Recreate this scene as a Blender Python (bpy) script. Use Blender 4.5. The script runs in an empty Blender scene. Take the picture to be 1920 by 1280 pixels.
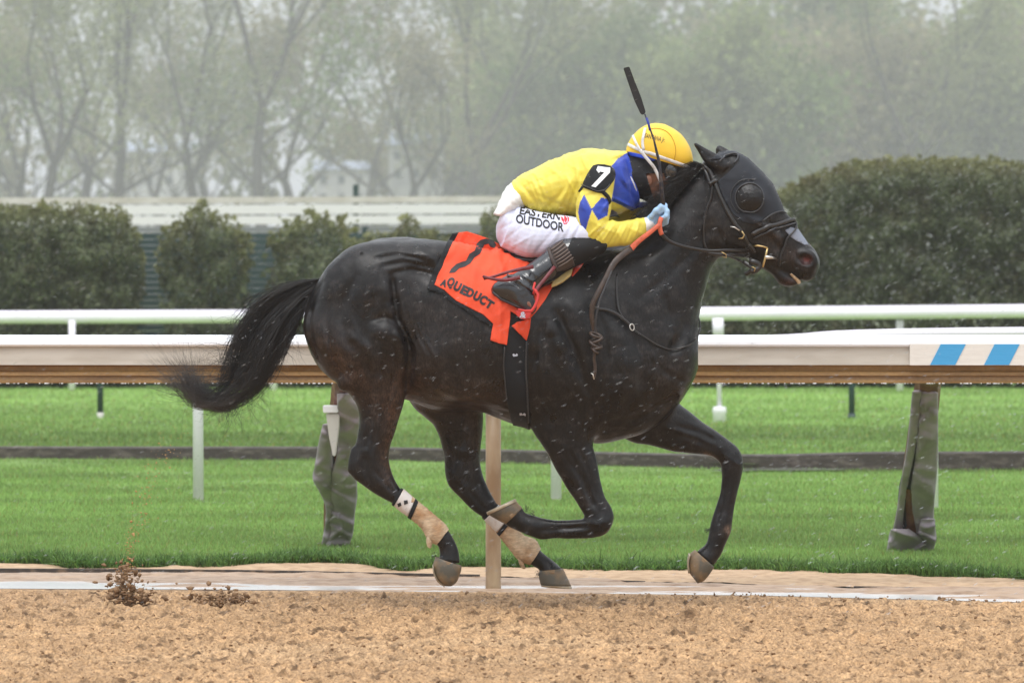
import bpy, bmesh, math, random, time
import numpy as np
import openvdb as vdb
from mathutils import Vector, Matrix
from mathutils.bvhtree import BVHTree

scene = bpy.context.scene
C = scene.collection
T0 = time.time()
# ------------------------------------------------------------------ camera, sky, sun, exposure
CAM_Y, CAM_Z, FPX, HORIZON = -22.0, 1.40, 9416.0, 545.0
cam_data = bpy.data.cameras.new('camera')
cam = bpy.data.objects.new('camera', cam_data); C.objects.link(cam)
cam.location = (0, CAM_Y, CAM_Z); cam.rotation_euler = (math.pi / 2, 0, 0)
cam_data.sensor_width = 36.0
cam_data.lens = FPX / 1920 * 36.0
cam_data.shift_y = -(640 - HORIZON) / 1920
cam_data.clip_start = 0.5; cam_data.clip_end = 3000
cam_data.dof.use_dof = True
cam_data.dof.focus_distance = 21.85
cam_data.dof.aperture_fstop = cam_data.lens / 1000 / 0.025
scene.camera = cam

world = bpy.data.worlds.new('World'); scene.world = world; world.use_nodes = True
wn, wl = world.node_tree.nodes, world.node_tree.links
wn.clear()
wo = wn.new('ShaderNodeOutputWorld'); bg = wn.new('ShaderNodeBackground')
sky = wn.new('ShaderNodeTexSky'); sky.sky_type = 'NISHITA'; sky.sun_disc = False
sky.sun_elevation = math.radians(62); sky.sun_rotation = math.radians(192)
sky.dust_density = 6.0; sky.air_density = 1.2; sky.ozone_density = 1.0
hsv = wn.new('ShaderNodeHueSaturation'); hsv.inputs['Saturation'].default_value = 0.10
wl.new(sky.outputs[0], hsv.inputs['Color'])
mixc = wn.new('ShaderNodeMix'); mixc.data_type = 'RGBA'; mixc.inputs['Factor'].default_value = 0.86
wl.new(hsv.outputs[0], mixc.inputs[6])
# rain cloud deck: brightest overhead, a third of that at the horizon
wtc = wn.new('ShaderNodeTexCoord'); wsx = wn.new('ShaderNodeSeparateXYZ'); wl.new(wtc.outputs['Generated'], wsx.inputs[0])
wmr = wn.new('ShaderNodeMapRange'); wmr.inputs['From Min'].default_value = 0; wmr.inputs['From Max'].default_value = 1
wmr.inputs['To Min'].default_value = .36; wmr.inputs['To Max'].default_value = 1.0; wl.new(wsx.outputs['Z'], wmr.inputs['Value'])
wsc = wn.new('ShaderNodeVectorMath'); wsc.operation = 'SCALE'; wsc.inputs[0].default_value = (11.3, 11.8, 12.6); wl.new(wmr.outputs[0], wsc.inputs['Scale'])
wl.new(wsc.outputs[0], mixc.inputs[7])
wl.new(mixc.outputs[2], bg.inputs['Color'])
bg.inputs['Strength'].default_value = 0.12
wl.new(bg.outputs[0], wo.inputs['Surface'])

sun_d = bpy.data.lights.new('sun', 'SUN'); sun_d.energy = 1.0; sun_d.angle = math.radians(25); sun_d.color = (1, 0.97, 0.93)
sun = bpy.data.objects.new('sun', sun_d); C.objects.link(sun)
sun.rotation_euler = (math.radians(28), 0, math.radians(-12))

scene.view_settings.view_transform = 'Standard'; scene.view_settings.look = 'None'
scene.view_settings.gamma = 1; scene.view_settings.use_curve_mapping = False
scene.view_settings.exposure = 0.57
scene.cycles.volume_bounces = 3
scene.cycles.max_bounces = 6
scene.cycles.diffuse_bounces = 3; scene.cycles.glossy_bounces = 2
scene.cycles.transparent_max_bounces = 8
scene.cycles.volume_step_rate = 4
scene.cycles.use_denoising = True
try:
    scene.cycles.denoiser = 'OPENIMAGEDENOISE'
except Exception:
    pass

# ------------------------------------------------------------------ helpers
HAZE = 0.00054
rng = np.random.default_rng(7)
random.seed(7)

def P(px, py, y=0.0):
    s = FPX / (y - CAM_Y)
    return ((px - 960) / s, y, CAM_Z - (py - HORIZON) / s)

def scl(y=0.0):
    return FPX / (y - CAM_Y)

def ground_y(py):                       # world y of the flat ground seen at image row py
    return FPX * CAM_Z / (py - HORIZON) + CAM_Y

def tag(o, label=None, cat=None, group=None, kind=None):
    if label: o['label'] = label
    if cat: o['category'] = cat
    if group: o['group'] = group
    if kind: o['kind'] = kind
    return o

def link(name, me, mat=None, parent=None, smooth=False):
    o = bpy.data.objects.new(name, me); C.objects.link(o)
    if mat is not None:
        for m in (mat if isinstance(mat, (list, tuple)) else [mat]): me.materials.append(m)
    if parent is not None: o.parent = parent
    if smooth:
        me.polygons.foreach_set('use_smooth', np.ones(len(me.polygons), bool))
    return o

def empty(name, loc=(0, 0, 0)):
    o = bpy.data.objects.new(name, None); C.objects.link(o); o.location = loc
    o.empty_display_size = 0.1
    return o

def mesh_np(name, V, F):
    """V (n,3) array, F (m,k) array of equal-sized faces"""
    V = np.asarray(V, np.float32); F = np.asarray(F, np.int32)
    me = bpy.data.meshes.new(name)
    me.vertices.add(len(V)); me.vertices.foreach_set('co', V.ravel())
    m, k = F.shape
    me.loops.add(m * k); me.loops.foreach_set('vertex_index', F.ravel())
    me.polygons.add(m)
    me.polygons.foreach_set('loop_start', np.arange(0, m * k, k, dtype=np.int32))
    try: me.polygons.foreach_set('loop_total', np.full(m, k, np.int32))
    except Exception: pass
    me.update(calc_edges=True)
    return me

def mesh_py(name, V, F):
    me = bpy.data.meshes.new(name); me.from_pydata([tuple(v) for v in V], [], [tuple(f) for f in F]); me.update()
    return me

def shift_to(parent_loc, V):
    return np.asarray(V, float) - np.asarray(parent_loc, float)

def colattr(me, cols, name='col'):
    a = me.color_attributes.new(name, 'FLOAT_COLOR', 'POINT')
    c = np.ones((len(me.vertices), 4), np.float32); c[:, :3] = cols
    a.data.foreach_set('color', c.ravel())

def strokes(G, lst, amp=1.0):
    """ridges (h > 0) and creases (h < 0) along photo lines (x0,y0,x1,y1, half width px, height m)"""
    X, Y, Z = G.world()
    s = (FPX / (Y - CAM_Y)).astype(np.float32); px = X * s + 960; py = HORIZON - (Z - CAM_Z) * s
    del X, Y, Z
    for (ax, ay, bx, by, w, h) in lst:
        lo = np.array(P(min(ax, bx) - 3 * w, max(ay, by) + 3 * w, 0)); hi = np.array(P(max(ax, bx) + 3 * w, min(ay, by) - 3 * w, 0))
        a, b, sl = G._block(np.array([lo[0], G.i0[1] * G.v, lo[2]]), np.array([hi[0], G.i1[1] * G.v, hi[2]]), 2)
        u, v = px[sl], py[sl]
        dx, dy = bx - ax, by - ay; L = dx * dx + dy * dy + 1e-6
        t = np.clip(((u - ax) * dx + (v - ay) * dy) / L, 0, 1)
        D2 = (u - ax - t * dx) ** 2 + (v - ay - t * dy) ** 2
        G.A[sl] -= (h * amp * np.exp(-D2 / w ** 2) * (.35 + .65 * np.sin(np.pi * np.clip(t, .02, .98)))).astype(np.float32)

def polystroke(pts, w, h): return [(*a, *b, w, h * .8) for a, b in zip(pts[:-1], pts[1:])]

class MB:
    """collects shapes into one mesh"""
    def __init__(s): s.V = []; s.F = []
    def add(s, V, F):
        n = len(s.V); s.V += [tuple(v) for v in V]; s.F += [tuple(i + n for i in f) for f in F]; return s
    def box(s, c, d, rz=0.0, bevel=0.0):
        bm = bmesh.new(); bmesh.ops.create_cube(bm, size=1)
        for v in bm.verts: v.co = Vector((v.co.x * d[0], v.co.y * d[1], v.co.z * d[2]))
        if bevel: bmesh.ops.bevel(bm, geom=bm.edges[:], offset=bevel, segments=2, affect='EDGES')
        M = Matrix.Translation(c) @ Matrix.Rotation(rz, 4, 'Z')
        bm.verts.index_update()
        s.add([M @ v.co for v in bm.verts], [[v.index for v in f.verts] for f in bm.faces]); bm.free(); return s
    def tube(s, pts, rad, n=8, cap=True, flat=None):
        pts = [Vector(p) for p in pts]; N = len(pts)
        rad = rad if hasattr(rad, '__len__') else [rad] * N
        V = []; up = None
        for i, p in enumerate(pts):
            t = (pts[min(i + 1, N - 1)] - pts[max(i - 1, 0)])
            if t.length < 1e-9: t = Vector((0, 0, 1))
            t.normalize()
            if up is None:
                up = Vector((0, -1, 0)) if abs(t.y) < .9 else Vector((1, 0, 0))
            a = t.cross(up)
            if a.length < 1e-6: a = t.cross(Vector((1, 0, 0)))
            a.normalize(); b = a.cross(t).normalized(); up = b
            fl = 1.0 if flat is None else flat
            for k in range(n):
                th = 2 * math.pi * k / n
                V.append(p + a * math.cos(th) * rad[i] + b * math.sin(th) * rad[i] * fl)
        F = []
        for i in range(N - 1):
            for k in range(n):
                F.append((i * n + k, i * n + (k + 1) % n, (i + 1) * n + (k + 1) % n, (i + 1) * n + k))
        if cap:
            F.append(tuple(range(n - 1, -1, -1))); F.append(tuple((N - 1) * n + k for k in range(n)))
        return s.add(V, F)
    def build(s, name, mat=None, parent=None, smooth=False):
        return link(name, mesh_py(name, s.V, s.F), mat, parent, smooth)

# numpy noise
def _h(i, j, k, seed):
    n = (i * 374761393 + j * 668265263 + k * 2147483647 + seed * 974634777) & 0xffffffff
    n = ((n ^ (n >> 13)) * 1274126177) & 0xffffffff
    n = ((n ^ (n >> 16)) * 2246822519) & 0xffffffff
    return ((n ^ (n >> 15)) & 0xffffff) / float(0xffffff) * 2 - 1
def noise2(x, y, seed=0):
    x = np.asarray(x, float); y = np.asarray(y, float)
    i = np.floor(x).astype(np.int64); j = np.floor(y).astype(np.int64)
    u = x - i; v = y - j; u = u * u * (3 - 2 * u); v = v * v * (3 - 2 * v)
    z = np.zeros_like(i)
    return ((_h(i, j, z, seed) * (1 - u) + _h(i + 1, j, z, seed) * u) * (1 - v)
            + (_h(i, j + 1, z, seed) * (1 - u) + _h(i + 1, j + 1, z, seed) * u) * v)
def noise3(x, y, z, seed=0):
    i = np.floor(x).astype(np.int64); j = np.floor(y).astype(np.int64); k = np.floor(z).astype(np.int64)
    u = x - i; v = y - j; w = z - k
    u = u * u * (3 - 2 * u); v = v * v * (3 - 2 * v); w = w * w * (3 - 2 * w)
    def pl(kk):
        return ((_h(i, j, kk, seed) * (1 - u) + _h(i + 1, j, kk, seed) * u) * (1 - v)
                + (_h(i, j + 1, kk, seed) * (1 - u) + _h(i + 1, j + 1, kk, seed) * u) * v)
    return pl(k) * (1 - w) + pl(k + 1) * w
def fbm2(x, y, oct=4, seed=0):
    r = 0; a = 1; s = 0
    for o in range(oct):
        r = r + a * noise2(x * 2 ** o, y * 2 ** o, seed + o * 17); s += a; a *= .5
    return r / s

def catmull(A, m):
    """A (n,k) control rows -> smooth rows, m per span"""
    A = np.asarray(A, float); n = len(A)
    if n < 3 or m <= 1: 
        if m <= 1: return A
    out = []
    for i in range(n - 1):
        p0 = A[max(i - 1, 0)]; p1 = A[i]; p2 = A[i + 1]; p3 = A[min(i + 2, n - 1)]
        for q in range(m):
            t = q / m
            out.append(0.5 * ((2 * p1) + (-p0 + p2) * t + (2 * p0 - 5 * p1 + 4 * p2 - p3) * t * t + (-p0 + 3 * p1 - 3 * p2 + p3) * t ** 3))
    out.append(A[-1])
    return np.array(out)

# ------------------------------------------------------------------ signed-distance body builder
def loft_mesh(secs, n=28, m=4, pw=2.0, round0=0.0, round1=0.0):
    """secs: rows (x1,y1, x2,y2, half_depth, y_centre) in photo pixels / metres: the two edges of a limb. Rings are ellipses in depth."""
    A = catmull(secs, m)
    if round0: A = np.vstack([_cap(A, 0, round0), A])
    if round1: A = np.vstack([A, _cap(A, -1, round1)[::-1]])
    V = []
    th = np.arange(n) / n * 2 * math.pi
    ct = np.sign(np.cos(th)) * np.abs(np.cos(th)) ** (2 / pw); st = np.sign(np.sin(th)) * np.abs(np.sin(th)) ** (2 / pw)
    for r in A:
        e1 = np.array(P(r[0], r[1], r[5])); e2 = np.array(P(r[2], r[3], r[5]))
        c = (e1 + e2) / 2; a = (e1 - e2) / 2
        V.append(c[None] + ct[:, None] * a[None] + st[:, None] * np.array([[0, max(r[4], 1e-4), 0]]))
    V = np.vstack(V); N = len(A); F = []
    for i in range(N - 1):
        for k in range(n):
            F.append((i * n + k, i * n + (k + 1) % n, (i + 1) * n + (k + 1) % n, (i + 1) * n + k))
    c0 = len(V); V = np.vstack([V, V[:n].mean(0), V[(N - 1) * n:N * n].mean(0)])
    T = []
    for k in range(n):
        T.append((c0, (k + 1) % n, k)); T.append((c0 + 1, (N - 1) * n + k, (N - 1) * n + (k + 1) % n))
    return V, np.array(F, np.int32), np.array(T, np.int32)

def _cap(A, which, L):
    """rounded end: shrinking rings beyond the end, L pixels long"""
    r = A[0] if which == 0 else A[-1]; q = A[1] if which == 0 else A[-2]
    c = (r[:2] + r[2:4]) / 2; cq = (q[:2] + q[2:4]) / 2
    d = c - cq; d /= max(np.linalg.norm(d), 1e-6)
    rows = []
    for t in (0.97, 0.8, 0.5, 0.25):
        s = math.sqrt(1 - t * t)
        cc = c + d * L * t; h = (r[:2] - r[2:4]) / 2 * s
        rows.append([*(cc + h), *(cc - h), r[4] * s, r[5]])
    return np.array(rows)

class Field:
    def __init__(s, lo, hi, vox, band=11):
        s.v = vox; s.band = band
        s.i0 = np.floor(np.array(lo) / vox).astype(int); s.i1 = np.ceil(np.array(hi) / vox).astype(int)
        s.shape = tuple(s.i1 - s.i0 + 1)
        s.A = np.full(s.shape, band * vox, np.float32)
    def _block(s, lo, hi, pad):
        a = np.maximum(np.floor(np.array(lo) / s.v).astype(int) - pad, s.i0); b = np.minimum(np.ceil(np.array(hi) / s.v).astype(int) + pad, s.i1)
        sl = tuple(slice(a[k] - s.i0[k], b[k] - s.i0[k] + 1) for k in range(3))
        return a, b, sl
    @staticmethod
    def smin(a, b, k):
        if k <= 0: return np.minimum(a, b)
        h = np.maximum(k - np.abs(a - b), 0) / k
        return np.minimum(a, b) - h * h * k * .25
    def solid(s, V, Q, T):
        """level set of a closed mesh on this field's grid"""
        tr = vdb.createLinearTransform(s.v)
        g = vdb.FloatGrid.createLevelSetFromPolygons(np.asarray(V, np.float32), triangles=np.asarray(T, np.uint32), quads=np.asarray(Q, np.uint32), transform=tr, halfWidth=float(s.band))
        a, b, sl = s._block(V.min(0), V.max(0), s.band)
        arr = np.zeros(tuple(b - a + 1), np.float32)
        g.copyToArray(arr, ijk=tuple(int(q) for q in a))
        return arr, sl
    def loft(s, secs, k=0.02, n=28, m=4, pw=2.0, round0=0, round1=0, op='add'):
        V, Q, T = loft_mesh(secs, n, m, pw, round0, round1)
        arr, sl = s.solid(V, Q, T)
        if op == 'add': s.A[sl] = s.smin(s.A[sl], arr, k)
        else: s.A[sl] = -s.smin(-s.A[sl], arr, k)
        return s
    def blob(s, px, py, y, rx, rz, ry, ang=0.0, k=0.03, op='add', tilt=0.0):
        """ellipsoid; rx, rz in photo pixels, ry in metres"""
        c = np.array(P(px, py, y)); sc = scl(y); r = np.array([rx / sc, ry, rz / sc]); R = r.max()
        a, b, sl = s._block(c - R - k, c + R + k, 2)
        X, Y, Z = np.meshgrid(*[np.arange(a[q], b[q] + 1) * s.v - c[q] for q in range(3)], indexing='ij')
        ca, sa = math.cos(math.radians(ang)), math.sin(math.radians(ang))
        U = X * ca + Z * sa; W = -X * sa + Z * ca
        q = np.sqrt((U / r[0]) ** 2 + (Y / r[1]) ** 2 + (W / r[2]) ** 2)
        d = ((q - 1) * r.min() * 0.5 + (q - 1) * q / np.maximum(np.sqrt((U / r[0] ** 2) ** 2 + (Y / r[1] ** 2) ** 2 + (W / r[2] ** 2) ** 2), 1e-6) * .5).astype(np.float32)
        if op == 'add': s.A[sl] = s.smin(s.A[sl], d, k)
        else: s.A[sl] = -s.smin(-s.A[sl], d, k)
        return s
    def groove(s, pts, r, k=0.02, op='sub'):
        """smooth crease / ridge along a path of (px, py, y)"""
        W = [np.array(P(*p)) for p in pts]
        for p, q in zip(W[:-1], W[1:]):
            a, b, sl = s._block(np.minimum(p, q) - r - k, np.maximum(p, q) + r + k, 2)
            X, Y, Z = np.meshgrid(*[np.arange(a[w], b[w] + 1) * s.v for w in range(3)], indexing='ij')
            d = q - p; L = max(d @ d, 1e-9)
            t = np.clip(((X - p[0]) * d[0] + (Y - p[1]) * d[1] + (Z - p[2]) * d[2]) / L, 0, 1)
            D = (np.sqrt((X - p[0] - t * d[0]) ** 2 + (Y - p[1] - t * d[1]) ** 2 + (Z - p[2] - t * d[2]) ** 2) - r).astype(np.float32)
            if op == 'sub': s.A[sl] = -s.smin(-s.A[sl], D, k)
            else: s.A[sl] = s.smin(s.A[sl], D, k)
        return s
    def blur(s, times=1):
        for _ in range(times):
            for ax in range(3):
                A = s.A; B = A.copy()
                sl = [slice(None)] * 3; sa = list(sl); sb = list(sl); sc_ = list(sl)
                sa[ax] = slice(0, -2); sb[ax] = slice(1, -1); sc_[ax] = slice(2, None)
                B[tuple(sb)] = .25 * A[tuple(sa)] + .5 * A[tuple(sb)] + .25 * A[tuple(sc_)]
                s.A = B
        return s
    def world(s):
        return np.meshgrid(*[np.arange(s.i0[q], s.i1[q] + 1) * s.v for q in range(3)], indexing='ij')
    def mesh(s, name, iso=0.0, field=None):
        A = (s.A if field is None else field).copy()
        bgv = float(s.band * s.v)
        A = np.clip(A, -bgv, bgv).astype(np.float32)
        g = vdb.FloatGrid(bgv); g.transform = vdb.createLinearTransform(s.v)
        g.copyFromArray(A, ijk=tuple(int(q) for q in s.i0))
        pts, quads = g.convertToQuads(isovalue=iso)
        me = mesh_np(name, pts, np.asarray(quads, np.int64)[:, ::-1].astype(np.int32))
        return me

def bvh_of(*objs):
    V = []; F = []
    for o in objs:
        me = o.data; n0 = len(V); M = o.matrix_world if o.parent is None else Matrix.Translation(o.parent.location) @ o.matrix_basis
        V += [M @ v.co for v in me.vertices]
        F += [tuple(i + n0 for i in p.vertices) for p in me.polygons]
    return BVHTree.FromPolygons(V, F)

CAMV = Vector((0, CAM_Y, CAM_Z))
def hit(bv, px, py, off=0.0):
    """point of a surface under a photo position, plus its normal; falls back to the nearest edge of the surface"""
    d = (Vector(P(px, py, 0)) - CAMV).normalized()
    loc, nor, idx, dist = bv.ray_cast(CAMV, d)
    if loc is None:
        q = Vector(P(px, py, 0)); 
        loc, nor, idx, dist = bv.find_nearest(q)
        q2 = Vector((q.x, loc.y, q.z)); nor = Vector((0, -1, 0))
        return q2 + nor * off, nor
    if nor.y > 0: nor = -nor
    n = (nor + Vector((0, -0.6, 0))).normalized()
    return loc + n * off, n

def pip(px, py, poly):
    """vectorised point in polygon"""
    poly = np.asarray(poly, float); ins = np.zeros(len(px), bool); n = len(poly); j = n - 1
    for i in range(n):
        xi, yi = poly[i]; xj, yj = poly[j]
        c = ((yi > py) != (yj > py)) & (px < (xj - xi) * (py - yi) / (yj - yi + 1e-12) + xi)
        ins ^= c; j = i
    return ins

def to_px(V):
    s = FPX / (V[:, 1] - CAM_Y)
    return V[:, 0] * s + 960, HORIZON - (V[:, 2] - CAM_Z) * s

def verts_of(me):
    a = np.empty(len(me.vertices) * 3, np.float32); me.vertices.foreach_get('co', a); return a.reshape(-1, 3)

def decal(name, polys, bv, mat, parent, off=0.003, step=6.0, thick=0.0, wob=None, smooth=True, y_fn=None):
    """flat shapes (polygons in photo pixels, or a ready (V2,F) pair) laid over a surface"""
    bm = bmesh.new()
    if isinstance(polys, tuple):
        V2, F2 = polys
        vs = [bm.verts.new((x, y, 0)) for x, y in V2]
        for f in F2:
            try: bm.faces.new([vs[i] for i in f])
            except ValueError: pass
    else:
        for poly in polys:
            vs = [bm.verts.new((x, y, 0)) for x, y in poly]
            bm.faces.new(vs)
    xs = [v.co.x for v in bm.verts]; ys = [v.co.y for v in bm.verts]
    for ax, lo, hi in ((0, min(xs), max(xs)), (1, min(ys), max(ys))):
        q = math.ceil(lo / step) * step + .013
        while q < hi:
            co = (q, 0, 0) if ax == 0 else (0, q, 0); no = (1, 0, 0) if ax == 0 else (0, 1, 0)
            bmesh.ops.bisect_plane(bm, geom=bm.verts[:] + bm.edges[:] + bm.faces[:], plane_co=co, plane_no=no, dist=1e-5)
            q += step
    bmesh.ops.triangulate(bm, faces=[f for f in bm.faces if len(f.verts) > 4])
    for v in bm.verts:
        px, py = v.co.x, v.co.y
        o = off + (wob(px, py) if wob else 0.0)
        if y_fn is None:
            p, n = hit(bv, px, py, o)
        else:
            p = Vector(P(px, py, y_fn(px, py) - o))
        v.co = p
    bmesh.ops.recalc_face_normals(bm, faces=bm.faces[:])
    if bm.faces:
        s = sum(f.normal.y * f.calc_area() for f in bm.faces)
        if s > 0: bmesh.ops.reverse_faces(bm, faces=bm.faces[:])
    me = bpy.data.meshes.new(name); bm.to_mesh(me); bm.free()
    if parent is not None and any(abs(c) > 1e-9 for c in parent.location):
        me.transform(Matrix.Translation(-parent.location))
    o = link(name, me, mat, parent, smooth)
    if thick:
        md = o.modifiers.new('solid', 'SOLIDIFY'); md.thickness = thick; md.offset = -1
    return o

def path_px(pts, step=5.0, m=8):
    A = catmull(np.array(pts, float), m); out = [A[0]]
    for r in A[1:]:
        if np.linalg.norm(r[:2] - out[-1][:2]) >= step: out.append(r)
    if np.linalg.norm(out[-1][:2] - A[-1][:2]) > 1e-6: out.append(A[-1])
    return out

def strap(name, pts, w, bv, mat, parent, off=0.004, thick=0.004, mb=None, ys=None, step=5.0):
    """leather strap of width w (m) along photo path pts, following the surface bv (or depths in a third coordinate)"""
    rows = path_px(pts, step)
    Ps = []; Ns = []
    for r in rows:
        if len(r) > 2: p = Vector(P(r[0], r[1], r[2])); n = Vector((0, -1, 0))
        else: p, n = hit(bv, r[0], r[1], off)
        Ps.append(p); Ns.append(n)
    # smooth depth
    if len(rows[0]) == 2:
        for _ in range(3):
            Q = [p.copy() for p in Ps]
            for i in range(1, len(Ps) - 1):
                y = (Q[i - 1].y + Q[i].y * 2 + Q[i + 1].y) / 4
                Ps[i].y = min(Q[i].y, y) if abs(Q[i].y - y) < .02 else y
    V = []; F = []; N = len(Ps)
    for i in range(N):
        t = (Ps[min(i + 1, N - 1)] - Ps[max(i - 1, 0)]).normalized(); n = Ns[i]
        a = t.cross(n)
        a = a.normalized() if a.length > 1e-6 else Vector((0, 0, 1)); b = a.cross(t).normalized()
        if b.dot(n) < 0: b = -b
        ww = (w[0] + (w[1] - w[0]) * i / (N - 1)) if hasattr(w, '__len__') else w
        for (u, v) in ((-.5, 0), (-.38, 1), (.38, 1), (.5, 0), (.4, -.6), (-.4, -.6)):
            V.append(Ps[i] + a * u * ww + b * v * thick)
    for i in range(N - 1):
        for k in range(6):
            F.append((i * 6 + k, i * 6 + (k + 1) % 6, (i + 1) * 6 + (k + 1) % 6, (i + 1) * 6 + k))
    F.append((5, 4, 3, 2, 1, 0)); F.append(tuple((N - 1) * 6 + k for k in range(6)))
    if mb is not None: mb.add(V, F); return mb
    return MB().add(V, F).build(name, mat, parent, True)

def text_px(body, size, origin, right, up, bold=0.0, shear=0.0, spacing=1.0, bend=None):
    """lettering as a flat (V2,F) pair in photo pixels"""
    cu = bpy.data.curves.new('lettering', 'FONT'); cu.body = body; cu.size = 1.0; cu.offset = bold; cu.shear = shear; cu.space_character = spacing
    cu.resolution_u = 4
    ob = bpy.data.objects.new('lettering', cu); C.objects.link(ob)
    dg = bpy.context.evaluated_depsgraph_get(); dg.update()
    me = bpy.data.meshes.new_from_object(ob.evaluated_get(dg))
    V = verts_of(me); F = [tuple(p.vertices) for p in me.polygons]
    bpy.data.objects.remove(ob); bpy.data.curves.remove(cu); bpy.data.meshes.remove(me)
    wd = V[:, 0].max()
    out = []
    for x, y, _ in V:
        t = x / wd
        ox = origin[0] + right[0] * t; oy = origin[1] + right[1] * t
        if bend: oy += bend * 4 * t * (1 - t)
        out.append((ox + up[0] * y * size, oy + up[1] * y * size))
    return out, F

# ------------------------------------------------------------------ materials
def leafmat(name, tr=.35, rough=.6, spec=.2):
    m = bpy.data.materials.new(name); m.use_nodes = True; N = m.node_tree.nodes; L = m.node_tree.links
    b = N['Principled BSDF']; b.inputs['Roughness'].default_value = rough; b.inputs['Specular IOR Level'].default_value = spec
    a = N.new('ShaderNodeVertexColor'); a.layer_name = 'col'; L.new(a.outputs['Color'], b.inputs['Base Color'])
    t = N.new('ShaderNodeBsdfTranslucent'); L.new(a.outputs['Color'], t.inputs['Color'])
    mx = N.new('ShaderNodeMixShader'); mx.inputs[0].default_value = tr; L.new(b.outputs[0], mx.inputs[1]); L.new(t.outputs[0], mx.inputs[2])
    L.new(mx.outputs[0], N['Material Output'].inputs['Surface']); return m

def add_grain(m, scale, amount, stretch=(1, 1, 1), lo=.35, hi=.65):
    """fine natural variation of the base colour"""
    N = m.node_tree.nodes; L = m.node_tree.links; b = N['Principled BSDF']
    tc = N.new('ShaderNodeTexCoord'); mp = N.new('ShaderNodeMapping'); mp.inputs['Scale'].default_value = stretch; L.new(tc.outputs['Object'], mp.inputs[0])
    t = N.new('ShaderNodeTexNoise'); t.inputs['Scale'].default_value = scale; t.inputs['Detail'].default_value = 5; t.inputs['Roughness'].default_value = .65; L.new(mp.outputs[0], t.inputs['Vector'])
    r = N.new('ShaderNodeMapRange'); r.inputs['From Min'].default_value = lo; r.inputs['From Max'].default_value = hi; r.inputs['To Min'].default_value = 1 - amount; r.inputs['To Max'].default_value = 1 + amount
    L.new(t.outputs['Fac'], r.inputs['Value'])
    s = N.new('ShaderNodeVectorMath'); s.operation = 'SCALE'; L.new(r.outputs[0], s.inputs['Scale'])
    if b.inputs['Base Color'].links: L.new(b.inputs['Base Color'].links[0].from_socket, s.inputs[0])
    else: s.inputs[0].default_value = tuple(b.inputs['Base Color'].default_value)[:3]
    L.new(s.outputs[0], b.inputs['Base Color'])

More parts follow.
